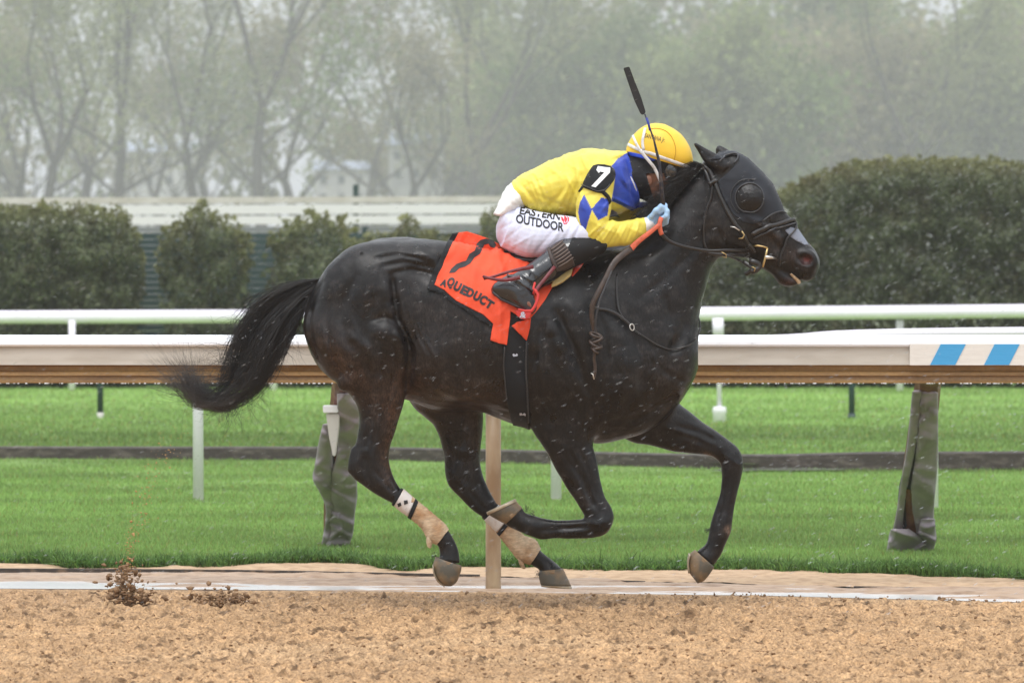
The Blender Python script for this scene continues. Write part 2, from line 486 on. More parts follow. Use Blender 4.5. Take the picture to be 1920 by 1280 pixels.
def mat(name, col=(.5, .5, .5), rough=.6, spec=.5, metal=0.0, noise=None, bump=None, vcol=False, coat=0.0, sheen=0.0, var=None, trans=0.0):
    """noise=(scale, colour2, lo, hi[, stretch]); bump=(scale, strength, distance)"""
    m = bpy.data.materials.new(name); m.use_nodes = True; nt = m.node_tree; N = nt.nodes; L = nt.links
    b = N['Principled BSDF']
    b.inputs['Roughness'].default_value = rough; b.inputs['Metallic'].default_value = metal
    b.inputs['Specular IOR Level'].default_value = spec
    b.inputs['Coat Weight'].default_value = coat; b.inputs['Coat Roughness'].default_value = .15
    b.inputs['Sheen Weight'].default_value = sheen
    b.inputs['Transmission Weight'].default_value = trans
    b.inputs['Base Color'].default_value = (*col, 1)
    src = None
    if vcol:
        a = N.new('ShaderNodeVertexColor'); a.layer_name = 'col'; src = a.outputs['Color']
    tc = None
    if noise or bump or var:
        tc = N.new('ShaderNodeTexCoord')
    if noise:
        mp = N.new('ShaderNodeMapping'); L.new(tc.outputs['Object'], mp.inputs[0])
        if len(noise) > 4: mp.inputs['Scale'].default_value = noise[4]
        t = N.new('ShaderNodeTexNoise'); t.inputs['Scale'].default_value = noise[0]; t.inputs['Detail'].default_value = 6
        L.new(mp.outputs[0], t.inputs['Vector'])
        r = N.new('ShaderNodeMapRange'); r.inputs['From Min'].default_value = noise[2]; r.inputs['From Max'].default_value = noise[3]; L.new(t.outputs['Fac'], r.inputs['Value'])
        mx = N.new('ShaderNodeMix'); mx.data_type = 'RGBA'
        L.new(r.outputs[0], mx.inputs['Factor'])
        if src is None:
            mx.inputs[6].default_value = (*col, 1); mx.inputs[7].default_value = (*noise[1], 1)
        else:
            mx.inputs[7].default_value = (*noise[1], 1); L.new(src, mx.inputs[6])
        src = mx.outputs[2]
    if var:                                     # brightness variation (scale, amount)
        t = N.new('ShaderNodeTexNoise'); t.inputs['Scale'].default_value = var[0]; t.inputs['Detail'].default_value = 5
        L.new(tc.outputs['Object'], t.inputs['Vector'])
        r = N.new('ShaderNodeMapRange'); r.inputs['From Min'].default_value = .3; r.inputs['From Max'].default_value = .7
        r.inputs['To Min'].default_value = 1 - var[1]; r.inputs['To Max'].default_value = 1 + var[1]; L.new(t.outputs['Fac'], r.inputs['Value'])
        mx = N.new('ShaderNodeVectorMath'); mx.operation = 'SCALE'
        if src is None: mx.inputs[0].default_value = col
        else: L.new(src, mx.inputs[0])
        L.new(r.outputs[0], mx.inputs['Scale']); src = mx.outputs[0]
    if src is not None: L.new(src, b.inputs['Base Color'])
    if bump:
        bs = bump if isinstance(bump[0], tuple) else (bump,)
        prev = None
        for q in bs:
            t = N.new('ShaderNodeTexNoise'); t.inputs['Scale'].default_value = q[0]; t.inputs['Detail'].default_value = 4
            if len(q) > 3:
                mp = N.new('ShaderNodeMapping'); mp.inputs['Scale'].default_value = q[3]
                L.new(tc.outputs['Object'], mp.inputs[0]); L.new(mp.outputs[0], t.inputs['Vector'])
            else: L.new(tc.outputs['Object'], t.inputs['Vector'])
            bp = N.new('ShaderNodeBump'); bp.inputs['Strength'].default_value = q[1]; bp.inputs['Distance'].default_value = q[2]
            L.new(t.outputs['Fac'], bp.inputs['Height'])
            if prev is not None: L.new(prev, bp.inputs['Normal'])
            prev = bp.outputs[0]
        L.new(prev, b.inputs['Normal'])
    return m
# ================================================================== GROUND
def lerp_px(pts, x):
    return np.interp(x, [p[0] for p in pts], [p[1] for p in pts])
ground = link('ground', mesh_np('ground', [(-900, -60, -.30), (900, -60, -.30), (900, 1500, -.30), (-900, 1500, -.30)], [(0, 1, 2, 3)]), mat('far_ground', (.10, .13, .05), rough=1, noise=(.2, (.16, .13, .07), .4, .7)))
tag(ground, kind='structure')

def xline(rows):                        # photo rows of a line crossing the picture -> function x(world) -> y(world)
    pts = []
    for px, py in rows:
        y = ground_y(py); pts.append(((px - 960) / scl(y), y))
    xs = [p[0] for p in pts]; ys = [p[1] for p in pts]
    return lambda x: np.interp(x, xs, ys)
lip = xline([(-900, 1101), (0, 1105), (480, 1108), (940, 1111), (1440, 1118), (1920, 1131), (2600, 1150)])
board = xline([(-900, 1068), (0, 1073), (400, 1076), (960, 1083), (1600, 1101), (1920, 1107), (2600, 1120)])
gedge_ = xline([(-900, 1060), (0, 1062), (230, 1067), (330, 1062), (600, 1061), (760, 1066), (950, 1070), (1250, 1070), (1440, 1072), (1640, 1082), (1760, 1089), (1920, 1091), (2600, 1105)])
def gedge(x):
    return gedge_(x) + .48 * fbm2(np.asarray(x) * 1.9, np.asarray(x) * 0 + 3, 3, 4) + .03 * noise2(np.asarray(x) * 14, np.asarray(x) * 0, 8)

def sheet(name, xs, f0, f1, nv, zf, m_, smooth=True, cfun=None, ease=1.0):
    X = np.repeat(xs[None], nv, 0); t = (np.linspace(0, 1, nv) ** ease)[:, None]
    Y = f0(xs)[None] * (1 - t) + f1(xs)[None] * t
    Z = zf(X, Y, t + 0 * X)
    V = np.stack([X, Y, Z], -1).reshape(-1, 3); n = len(xs)
    i = np.arange(nv - 1)[:, None] * n + np.arange(n - 1)[None]
    Q = np.stack([i, i + 1, i + n + 1, i + n], -1).reshape(-1, 4)
    me = mesh_np(name, V, Q)
    if cfun is not None: colattr(me, cfun(X, Y, Z).reshape(-1, 3))
    o = link(name, me, m_, None, smooth); tag(o, kind='structure'); return o

# dirt track: churned wet sand
def dirt_h(X, Y):
    h = .006 * fbm2(X * 3.1, Y * 2.2, 3, 31)
    a = fbm2(X * 18, Y * 13, 4, 41); b = fbm2(X * 52, Y * 38, 2, 51)
    clod = np.maximum(noise2(X * 24, Y * 17, 61), 0) ** 1.5 * .020 + np.maximum(noise2(X * 50, Y * 36, 62), 0) ** 1.5 * .010
    return h + .008 * a + .013 * b + clod * .8 + .017 * np.maximum(noise2(X * 36, Y * 24, 64), 0)
divots = [(P(415, 1132)[0], ground_y(1141), .13), (P(262, 1136)[0], ground_y(1143), .12), (P(335, 1141)[0], ground_y(1145), .05)]
def dz(X, Y, t):
    z = dirt_h(X, Y)
    for (dx, dy, r) in divots:
        D = np.sqrt((X - dx) ** 2 + ((Y - dy) / 1.3) ** 2)
        z += -.030 * np.exp(-(D / r) ** 2) + .022 * np.exp(-((D - r * 1.25) / (r * .35)) ** 2)
    e = np.clip((t - .93) / .065, 0, 1)
    return z * (1 - e) + .004 * (1 - e) * t + e * .004
def dcol(X, Y, Z):
    h = dirt_h(X, Y)
    base = np.array([.385, .238, .122]); dark = np.array([.095, .052, .024]); pale = np.array([.50, .345, .20])
    w = np.clip((-.17 + noise2(X * 26, Y * 11, 71) * .6 + noise2(X * 9, Y * 5, 72) * .22 + noise2(X * 60, Y * 26, 73) * .35), 0, 1)[..., None] * 1.7
    w = np.clip(w, 0, .9)
    c = base * (1 + .16 * fbm2(X * 2, Y * 1.4, 4, 74))[..., None]
    far = np.clip((Y - (-.7)) / 1.6, 0, 1)[..., None] * (.55 + .25 * noise2(X * .9, Y * 1.5, 75))[..., None]
    c = c * (1 - far * .75) + np.array([.36, .235, .135]) * far * .75
    pw = np.clip(noise2(X * 1.1, Y * 3, 76) - .2, 0, 1)[..., None]
    c = c * (1 - pw * .4) + pale * pw * .4
    return c * (1 - w) + dark * w
m_dirt = mat('wet_track_sand', rough=.82, spec=.25, vcol=True, bump=((420, .5, .002), (130, .5, .004)))
add_grain(m_dirt, 95, .42, (1, .55, 1)); add_grain(m_dirt, 22, .22, (1, .5, 1))
m_dirt0 = mat('track_sand_far', (.44, .28, .145), rough=.85, noise=(9, (.30, .18, .09), .4, .7), bump=(60, .6, .01))
xs = np.arange(-3.0, 3.0, .0068)
near = lambda x: np.full_like(x, -4.75)
sheet('dirt_track', xs, near, lip, 640, dz, m_dirt, cfun=dcol)
for nm, x0, x1, y0 in (('dirt_track', -40, -3.0, -4.75), ('dirt_track', 3.0, 40, -4.75), ('dirt_track', -40, 40, -30)):
    xx = np.linspace(x0, x1, 90)
    f1 = lip if y0 > -20 else (lambda x: np.full_like(x, -4.75))
    sheet(nm, xx, (lambda x, y0=y0: np.full_like(x, y0)), f1, 60, lambda X, Y, t: .01 * fbm2(X * 3, Y * 3, 3, 31) * (1 - t ** 8) - .003, m_dirt0)

# loose clods lying on the sand and thrown up by the hooves
def clod_mesh(pts, rad, seed, sq=.75):
    ico = bmesh.new(); bmesh.ops.create_icosphere(ico, subdivisions=1, radius=1); bv = np.array([v.co[:] for v in ico.verts]); bf = np.array([[v.index for v in f.verts] for f in ico.faces]); ico.free()
    g = np.random.default_rng(seed); n = len(pts)
    J = bv[None] * (1 + g.uniform(-.55, .5, (n, len(bv), 1)))
    a = g.uniform(0, 6.28, n); ca, sa = np.cos(a)[:, None], np.sin(a)[:, None]
    S_ = g.uniform(.45, 1.5, (n, 1, 3)); J = J * S_
    x = J[..., 0] * ca - J[..., 1] * sa; y = J[..., 0] * sa + J[..., 1] * ca
    V = np.stack([x, y, J[..., 2] * sq], -1) * rad[:, None, None] + pts[:, None]
    Fq = (bf[None] + (np.arange(n) * len(bv))[:, None, None]).reshape(-1, 3)
    return V.reshape(-1, 3), Fq
m_clod = mat('dark_wet_clod', (.21, .12, .058), rough=.8, noise=(7, (.27, .16, .08), .42, .66), bump=(150, .6, .003))
g = np.random.default_rng(5)
n = 16000
X = g.uniform(-3, 3, n); Y = g.uniform(-4.7, 1.0, n); r = .003 + .0065 * g.random(n) ** 3.0
Y = np.minimum(Y, lip(X) - .05)
V, Q = clod_mesh(np.stack([X, Y, dirt_h(X, Y) + r * .25], 1), r, 6)
o = link('sand_clods', mesh_np('sand_clods', V, Q), m_clod, None, False); tag(o, kind='stuff')
def spray(name, cx, cy, sx, sy, n, rmin, rmax, label, up=0, seed=1, tight=1.0, d=22.05):
    g = np.random.default_rng(seed); yy = d - 22
    px = cx + g.normal(0, sx, n); py = cy + g.normal(0, sy, n)
    pts = np.array([P(a, b, yy + g.normal(0, .06)) for a, b in zip(px, py)])
    pts[:, 2] = np.maximum(pts[:, 2], .004)
    V, Q = clod_mesh(pts, rmin + (rmax - rmin) * g.random(n) ** 2.2, seed)
    o = link(name, mesh_np(name, V, Q), m_clod, None, False); tag(o, label, 'clods', kind='stuff'); return o
spray('flung_sand', 232, 1092, 15, 17, 230, .003, .014, 'clump of wet sand flung up beside the turf edge', seed=2)
spray('flung_sand', 248, 1122, 25, 15, 380, .003, .015, 'lower clump of wet sand thrown from the hoofprint', seed=3)
spray('flung_sand', 415, 1130, 27, 11, 420, .003, .016, 'dark clods kicked out of the fresh hoofprint', seed=4)
spray('flung_sand', 340, 1141, 14, 3, 35, .004, .012, 'small dark clods between the two hoofprints', seed=9)
g = np.random.default_rng(8); n = 330; t = g.random(n) ** 1.4
pxs = 238 + 95 * t ** 1.6 + g.normal(0, 5 + 13 * t, n); pys = 1070 - 265 * t + g.normal(0, 12, n)
pts = np.array([P(a, b, .1 + g.normal(0, .08)) for a, b in zip(pxs, pys)])
V, Q = clod_mesh(pts, .0016 + .0035 * g.random(n) ** 2.5 * (1.4 - t), 12)
o = link('flung_sand', mesh_np('flung_sand', V, Q), mat('golden_wet_sand', (.45, .25, .09), rough=.7), None, True); tag(o, 'fine arc of sand grains rising in the air over the grass', 'sand', kind='stuff')

# gutter: edging boards, mud, shallow water
m_mud = mat('wet_mud', (.40, .28, .19), rough=.55, spec=.5, noise=(11, (.24, .15, .09), .45, .7, (1, 2.5, 1)), bump=((60, .5, .006), (220, .3, .002)))
def mudz(X, Y, t):
    b = board(X); w = Y - lip(X)
    z = -.020 + .0225 * np.clip(w / .85, 0, 1) ** 1.3 + .030 * fbm2(X * 1.3, Y * 9, 4, 91) + .004 * fbm2(X * 12, Y * 14, 3, 92)
    return z
xg = np.arange(-4.2, 4.2, .014)
sheet('mud_gutter', xg, lip, board, 90, mudz, m_mud)
m_water = mat('rain_water', (.68, .67, .66), rough=.18, spec=.9, bump=((26, .12, .004, (1, .6, 1)),))  # near-white base colour stands in for bright reflections on the water
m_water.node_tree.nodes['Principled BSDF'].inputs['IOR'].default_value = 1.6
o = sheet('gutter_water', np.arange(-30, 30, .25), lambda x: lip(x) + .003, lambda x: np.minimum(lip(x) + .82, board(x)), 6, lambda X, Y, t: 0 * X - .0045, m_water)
def sandz(X, Y, t): return .002 + .010 * fbm2(X * 2.2, Y * 6, 4, 95) + .006 * fbm2(X * 14, Y * 16, 3, 96) + .012 * np.sin(np.pi * t)
m_sand2 = mat('damp_sand', (.50, .345, .21), rough=.85, noise=(14, (.37, .24, .14), .42, .65), bump=((90, .5, .005), (300, .4, .002)))
sheet('sand_strip', xg, lambda x: board(x) + .01, lambda x: gedge_(x) + .35, 60, sandz, m_sand2)
for nm, x0, x1 in (('mud_gutter', -40, -4.2), ('mud_gutter', 4.2, 40)):
    sheet(nm, np.linspace(x0, x1, 60), lip, lambda x: gedge_(x) + .3, 12, lambda X, Y, t: -.022 + .02 * t, m_sand2)
m_board = mat('dark_edging', (.045, .036, .030), rough=.6, noise=(20, (.16, .11, .07), .5, .7))
def line_board(name, f, x0, x1, z0, z1, th, label, m_, dy=0.0, wig=0.0):
    xs = np.linspace(x0, x1, 120); V = []
    for x in xs:
        y = float(f(x)) + dy; zt = z1 + wig * float(noise2(np.array(x * .7), np.array(0.), 5))
        V += [(x, y, z0), (x, y, zt), (x, y + th, zt), (x, y + th, z0)]
    F_ = []
    for i in range(len(xs) - 1):
        for k in range(4): F_.append((i * 4 + k, (i + 1) * 4 + k, (i + 1) * 4 + (k + 1) % 4, i * 4 + (k + 1) % 4))
    F_ += [(3, 2, 1, 0), tuple((len(xs) - 1) * 4 + k for k in range(4))]
    o = link(name, mesh_py(name, V, F_), m_); tag(o, label, 'edging'); return o
line_board('edging_board', lip, -12, 12, -.06, .004, .018, 'thin dark edging strip between the sand track and the water', m_board, wig=.002)
line_board('edging_board', board, -12, P(900, 1080, ground_y(1080))[0], -.05, .017, .03, 'long dark board edging the sand strip on the left behind the water', m_board, wig=.006)
line_board('edging_board', board, P(960, 1080, ground_y(1083))[0], P(1210, 1090, ground_y(1090))[0], -.05, .004, .02, 'short half buried edging board between the middle hooves', m_board, wig=.004)
line_board('edging_board', board, P(1600, 1100, ground_y(1100))[0], 12, -.05, .006, .02, 'half buried edging board below the right padded post', m_board, wig=.004)

# turf
def turf_col(X, Y, Z=None):
    a = fbm2(X * .35, Y * .9, 4, 101); b = fbm2(X * 2.2, Y * 3.0, 3, 102)
    c = np.array([.20, .315, .088]) * (1 + .28 * a + .18 * b)[..., None]
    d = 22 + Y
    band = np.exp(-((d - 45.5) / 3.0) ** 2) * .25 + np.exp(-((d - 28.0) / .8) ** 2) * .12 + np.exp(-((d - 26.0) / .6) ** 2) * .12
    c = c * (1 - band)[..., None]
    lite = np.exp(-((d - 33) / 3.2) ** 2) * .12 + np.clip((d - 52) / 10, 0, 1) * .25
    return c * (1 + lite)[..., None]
m_turf = mat('turf', rough=.9, spec=.2, vcol=True, bump=(40, .8, .03))
xt = np.linspace(-34, 34, 420)
sheet('turf', xt, lambda x: gedge(x), lambda x: np.full_like(x, 19.9), 160, lambda X, Y, t: -.006 + .02 * t + .012 * fbm2(X, Y, 3, 6), m_turf, cfun=turf_col)
kb = xline([(-900, 864), (0, 863), (700, 866), (1100, 876), (1400, 884), (1920, 885), (2800, 886)])
sheet('turf', xt, lambda x: kb(x) + .05, lambda x: np.full_like(x, 56.0), 120, lambda X, Y, t: .06 + 0 * X + .01 * fbm2(X, Y, 3, 7), m_turf, cfun=turf_col)
for x0, x1 in ((-300, -34), (34, 300)):
    sheet('turf', np.linspace(x0, x1, 40), lambda x: gedge_(x), lambda x: np.full_like(x, 56.0), 40, lambda X, Y, t: 0 * X - .01, m_turf, cfun=turf_col)
sheet('field', np.linspace(-400, 400, 60), lambda x: np.full_like(x, 55.9), lambda x: np.full_like(x, 940.), 30, lambda X, Y, t: 0 * X + .03, mat('far_field', (.12, .17, .06), rough=1, noise=(.3, (.2, .19, .12), .4, .6)))
# kerb of the turf course
m_kerb = mat('weathered_kerb', (.050, .040, .034), rough=.9, noise=(8, (.12, .10, .085), .48, .7, (1, 1, 3)), bump=(30, .7, .01))
xs_k = np.linspace(-40, 40, 100); Vk = []
for x in xs_k:
    y = float(kb(x)); h = np.interp(x, [-14, 1.0, 3.5, 14], [.105, .11, .150, .155]) + .006 * float(noise2(np.array(x * 3.), np.array(1.), 3))
    Vk += [(x, y - .01, -.05), (x, y, h), (x, y + .16, h + .01), (x, y + .17, -.05)]
Fk = []
for i in range(99):
    for k in range(3): Fk.append((i * 4 + k, (i + 1) * 4 + k, (i + 1) * 4 + k + 1, i * 4 + k + 1))
tag(link('kerb', mesh_py('kerb', Vk, Fk), m_kerb), kind='structure')
# puddles lying along the kerb
m_pud = mat('dull_puddle', (.20, .22, .17), rough=.12, spec=.5)
for cx, cy, rx, ry in ((1490, 884, 95, 1.2), (1375, 886, 40, 1.0), (1900, 880, 60, 1.2)):
    y0 = ground_y(cy + 3); s_ = scl(y0); pts = []
    for k in range(40):
        a = k / 40 * 6.283; rr = 1 + .25 * float(noise2(np.array(math.cos(a) * 2.), np.array(math.sin(a) * 2.), int(cx)))
        pts.append(((cx - 960) / s_ + math.cos(a) * rx / s_ * rr, y0 + math.sin(a) * .26 * rr, .028 + .004))
    o = link('puddle', mesh_py('puddle', pts, [tuple(range(40))]), m_pud); tag(o, kind='structure')

# grass blades
def blades(name, n, yr, hr, w, seed, fx, colf, lean=.35, zf=lambda X, Y: 0 * X, xw=None, base=None):
    g = np.random.default_rng(seed)
    Y = 1 / g.uniform(1 / (yr[1] + 22), 1 / (yr[0] + 22), n) - 22 if base is None else base[1]
    hw = (Y + 22) * .135 + .35
    X = g.uniform(-1, 1, n) * hw if base is None else base[0]
    keep = fx(X, Y); X = X[keep]; Y = Y[keep]; n = len(X)
    h = g.uniform(hr[0], hr[1], n) * (1 + .25 * noise2(X * 3, Y * 3, 9)); a = g.uniform(0, 6.28, n); z0 = zf(X, Y)
    lx = g.normal(0, lean, n) * h; ly = g.normal(0, lean, n) * h
    dx = np.cos(a) * w * .5; dy = np.sin(a) * w * .5
    B0 = np.stack([X - dx, Y - dy, z0], 1); B1 = np.stack([X + dx, Y + dy, z0], 1)
    M0 = np.stack([X - dx * .8 + lx * .3, Y - dy * .8 + ly * .3, z0 + h * .55], 1); M1 = np.stack([X + dx * .8 + lx * .3, Y + dy * .8 + ly * .3, z0 + h * .55], 1)
    Tp = np.stack([X + lx, Y + ly, z0 + h * (1 - .25 * np.abs(lx / h))], 1)
    V = np.stack([B0, B1, M1, M0, Tp], 1).reshape(-1, 3)
    i = np.arange(n)[:, None] * 5
    T = np.vstack([i + [0, 1, 2], i + [0, 2, 3], i + [3, 2, 4]])
    me = mesh_np(name, V, T)
    c = colf(X, Y, g); c = np.repeat(c, 5, 0); colattr(me, c)
    o = link(name, me, m_blade); tag(o, kind='stuff'); return o
m_blade = leafmat('grass_blade', .35, .5, .25)
def bcol(X, Y, g):
    c = turf_col(X, Y) * g.uniform(.75, 1.45, (len(X), 1)); y = g.random(len(X)) < .06
    c[y] = np.array([.30, .27, .08]) * g.uniform(.6, 1.2, (y.sum(), 1)); return c
blades('grass', 280000, (2.6, 9), (.018, .042), .0038, 1, lambda X, Y: Y > gedge(X) + .02, bcol)
blades('grass', 230000, (8.5, 19.3), (.022, .045), .006, 2, lambda X, Y: Y < kb(X) - .02, bcol)
blades('grass', 150000, (16.5, 48), (.025, .05), .011, 3, lambda X, Y: Y > kb(X) + .18, bcol, zf=lambda X, Y: 0 * X + .06)
# ragged weeds along the edge of the turf
def weedcol(X, Y, g):
    c = np.array([.10, .19, .045]) * g.uniform(.5, 1.7, (len(X), 1)); return c
gg = np.random.default_rng(21)
n = 30000; Xw = gg.uniform(-3.4, 3.4, n); dens = .5 + .5 * fbm2(Xw * 1.6, Xw * 0, 3, 77)
Yw = gedge(Xw) + .015 + np.abs(gg.normal(0, .20, n)); kp = gg.random(n) < np.clip(dens * 1.4, .15, 1); Xw = Xw[kp]; Yw = Yw[kp]
blades('edge_grass', len(Xw), (0, 1), (.03, .085), .008, 22, lambda X, Y: Y > -99, weedcol, lean=.6, base=(Xw, Yw))
# broad-leaved clumps
n = 5200; cxs = gg.uniform(-3.2, 3.2, 46); Xw = cxs[gg.integers(0, 46, n)] + gg.normal(0, .07, n); Yw = gedge(Xw) + .05 + np.abs(gg.normal(0, .09, n))
blades('clover_leaves', n, (0, 1), (.02, .06), .020, 23, lambda X, Y: Y > -99, lambda X, Y, g: np.array([.13, .26, .06]) * g.uniform(.5, 1.9, (len(X), 1)), lean=1.1, base=(Xw, Yw))

# ================================================================== RAILS AND POSTS
m_wcap = mat('white_rail_top', (.86, .87, .90), rough=.35, spec=.5, bump=(6, .1, .01))
m_rface = mat('mud_filmed_rail_face', (.56, .52, .455), rough=.5, noise=(3.0, (.45, .405, .34), .42, .68, (1, 1, 6)), bump=(30, .1, .003))
m_rskirt = mat('muddy_rail_skirt', (.30, .175, .060), rough=.45, noise=(2.2, (.20, .105, .035), .4, .65, (1, 1, 9)), var=(60, .15))
YR = 1.45
def zr(py): return P(0, py, YR)[2]
inner = empty('track_rail', (0, YR, 0)); tag(inner, 'wide white inner running rail with muddy brown underside behind the horse', 'rail')
def extrude(name, prof, x0, x1, m_, parent, close=True):
    n = len(prof); V = [(x0, y, z) for y, z in prof] + [(x1, y, z) for y, z in prof]
    F_ = [(i, (i + 1) % n, (i + 1) % n + n, i + n) for i in range(n)] + [tuple(range(n - 1, -1, -1)), tuple(range(n, 2 * n))]
    me = mesh_py(name, V, F_); bm = bmesh.new(); bm.from_mesh(me); bmesh.ops.recalc_face_normals(bm, faces=bm.faces[:]); bm.to_mesh(me); bm.free()
    if parent is not None: me.transform(Matrix.Translation(-parent.location))
    return link(name, me, m_, parent)
seam = [-11.9 + 3.66 * i for i in range(8)]
for x0, x1 in zip(seam[:-1], seam[1:]):
    t_ = [(YR - .012, zr(650)), (YR - .022, zr(646)), (YR - .020, zr(640)), (YR + .004, zr(634)), (YR + .045, zr(629.5)), (YR + .11, zr(628)), (YR + .17, zr(630)), (YR + .205, zr(638)), (YR + .21, zr(650))]
    extrude('rail_cap', t_, x0, x1 - .002, m_wcap, inner)
extrude('rail_face', [(YR, zr(650.4)), (YR - .004, zr(684)), (YR + .2, zr(684)), (YR + .2, zr(650.4))], -11.9, 13.7, m_rface, inner)
extrude('rail_skirt', [(YR + .010, zr(684.3)), (YR + .024, zr(687)), (YR + .026, zr(695)), (YR + .012, zr(698)), (YR + .010, zr(704)), (YR + .022, zr(706)), (YR + .018, zr(714)), (YR + .002, zr(716)), (YR + .002, zr(718)), (YR + .19, zr(718)), (YR + .19, zr(684.3))], -11.9, 13.7, m_rskirt, inner)
m_pale = mat('pale_panel', (.72, .68, .62), rough=.5, bump=((8, .5, .003, (1, 1, 7)),))
m_blue = mat('blue_stripe', (.055, .33, .62), rough=.5, bump=((8, .5, .003, (1, 1, 7)),))
def face_patch(name, pts, m_, off):
    V = [P(x, y, YR - off) for x, y in pts]; V = [(x, YR - off - .002 * (1 - (py - 650) / 40) * 0, z) for (x, _, z), (px, py) in zip(V, pts)]
    V2 = [(x, y + off * .9, z) for x, y, z in V]; n = len(V)
    me = mesh_py(name, V + V2, [tuple(range(n)), tuple(range(2 * n - 1, n - 1, -1))] + [(i, i + n, (i + 1) % n + n, (i + 1) % n) for i in range(n)])
    bm = bmesh.new(); bm.from_mesh(me); bmesh.ops.recalc_face_normals(bm, faces=bm.faces[:]); bm.to_mesh(me); bm.free()
    me.transform(Matrix.Translation(-inner.location)); return link(name, me, m_, inner)
face_patch('striped_panel', [(1706, 644.5), (2700, 644.5), (2700, 684.5), (1706, 684.5)], m_pale, .026)
for k in range(6):
    face_patch('blue_stripe', [(1764 + 101 * k, 645), (1811 + 101 * k, 645), (1791 + 101 * k, 684), (1744 + 101 * k, 684)], m_blue, .029)
m_drop = mat('water_drop', (.85, .88, .92), rough=.05, spec=1.0, trans=.35)
ico = bmesh.new(); bmesh.ops.create_icosphere(ico, subdivisions=2, radius=1); ib = np.array([v.co[:] for v in ico.verts]); ifc = np.array([[v.index for v in f.verts] for f in ico.faces]); ico.free()
def drops(name, pts, rx, rz, ax=None, lit=None, parent=None):
    n = len(pts); V = ib[None] * np.stack([rx, rx, rz], 1)[:, None]
    if ax is not None:                              # tilt in the picture plane direction
        c, s_ = np.cos(ax)[:, None], np.sin(ax)[:, None]; x = V[..., 0] * c - V[..., 2] * s_; z = V[..., 0] * s_ + V[..., 2] * c; V = np.stack([x, V[..., 1], z], -1)
    V = V + pts[:, None]
    Q = (ifc[None] + (np.arange(n) * len(ib))[:, None, None]).reshape(-1, 3)
    return link(name, mesh_np(name, V.reshape(-1, 3), Q), m_drop, parent, True)
g = np.random.default_rng(33); n = 420
X = g.uniform(-3.2, 3.2, n); r = g.uniform(.0018, .0042, n)
o = drops('hanging_drops', np.stack([X, np.full(n, YR + .004), np.full(n, zr(718.6))], 1), r * 1.5, r); tag(o, 'row of bright raindrops hanging under the muddy rail', 'raindrops', kind='stuff')

# round tan post under the rail
m_tan = mat('mud_splashed_post', (.27, .17, .09), rough=.45, noise=(5, (.42, .31, .19), .4, .65, (2, 2, .6)), bump=(60, .2, .003))
yp = YR + .12; post = empty('support_post', (P(925, 1108, yp)[0], yp, 0)); tag(post, 'round tan mud splashed post standing in the gutter below the horse belly', 'post')
mb = MB(); zs = [-.06, .02, .03, .5, .97]; mb.tube([(0, 0, z) for z in zs], [.037, .037, .0365, .036, .036], 20); mb.build('pole', m_tan, post, True)
mb = MB(); mb.tube([(0, 0, .94), (0, 0, .975)], .05, 16); mb.build('bracket', m_rskirt, post, True)

# padded gooseneck posts
m_pad = mat('wet_grey_padding', (.32, .275, .30), rough=.6, spec=.25, noise=(6, (.22, .19, .205), .45, .7), bump=((60, .3, .003),))
m_padd = mat('dark_padding_lining', (.035, .034, .038), rough=.7)
m_rust = mat('rusty_steel', (.14, .045, .030), rough=.6, noise=(12, (.22, .10, .06), .4, .65), bump=(50, .5, .003))
def wrap(name, prof, m_, parent, y_of, thick=.012, seed=1, wr=.012, nu=30, side=1):
    """wrinkled sheet hanging round a post: prof rows (py, x_left, x_right) in photo pixels; bulges towards the camera"""
    A_ = catmull(np.array(prof, float), 14); V = []
    for r in A_:
        for k in range(nu + 1):
            u = k / nu; px = r[1] * (1 - u) + r[2] * u; y = y_of(r[0]) + .0; w = (r[2] - r[1]) / scl(y) / 2
            bul = w * math.sqrt(max(0, 1 - (2 * u - 1) ** 2)) * .9
            N1 = float(noise2(np.array(px / 44 + r[0] / 30), np.array(r[0] / 80 - px / 60), seed)); N2 = float(noise2(np.array(px / 40 - r[0] / 24), np.array(r[0] / 70), seed + 3))
            wn_ = wr * 1.35 * (1.7 * (1 - abs(N1)) ** 2.5 + 1.4 * (1 - abs(N2)) ** 3)
            V.append(P(px, r[0], y - bul - wn_ * 1.6))
    n = nu + 1; F_ = [(i * n + k, i * n + k + 1, (i + 1) * n + k + 1, (i + 1) * n + k) for i in range(len(A_) - 1) for k in range(nu)]
    me = mesh_py(name, V, F_)
    me.transform(Matrix.Translation(-parent.location))
    o = link(name, me, m_, parent, True); md = o.modifiers.new('solid', 'SOLIDIFY'); md.thickness = thick; md.offset = 0; return o
def lean_y(py0, y0, py1, y1): return lambda py: y0 + (y1 - y0) * (py - py0) / (py1 - py0)
YB = ground_y(1034)
g1 = empty('padded_post', P(1706, 1034, YB)); tag(g1, 'leaning rusty rail post in torn grey padding with open dark slit, right side', 'post')
ly = lean_y(1034, YB, 735, YB - 1.1)
rl = lambda o: (o.data.transform(Matrix.Translation(-o.parent.location)), o)[1]
mb = MB(); mb.tube([P(1706, 1040, YB + .16), P(1718, 900, ly(900) + .16), P(1738, 735, ly(735) + .12), P(1742, 700, ly(720) - .1), P(1744, 690, YR + .6), P(1744, 690, YR + .19)], [.085, .08, .07, .065, .05, .05], 8); rl(mb.build('steel_post', m_rust, g1, False))
wrap('pad', [(735, 1728, 1757), (800, 1724, 1757), (870, 1716, 1756), (930, 1708, 1751), (975, 1716, 1749), (1000, 1720, 1752)], m_pad, g1, lambda p: ly(p) - .02, seed=3)
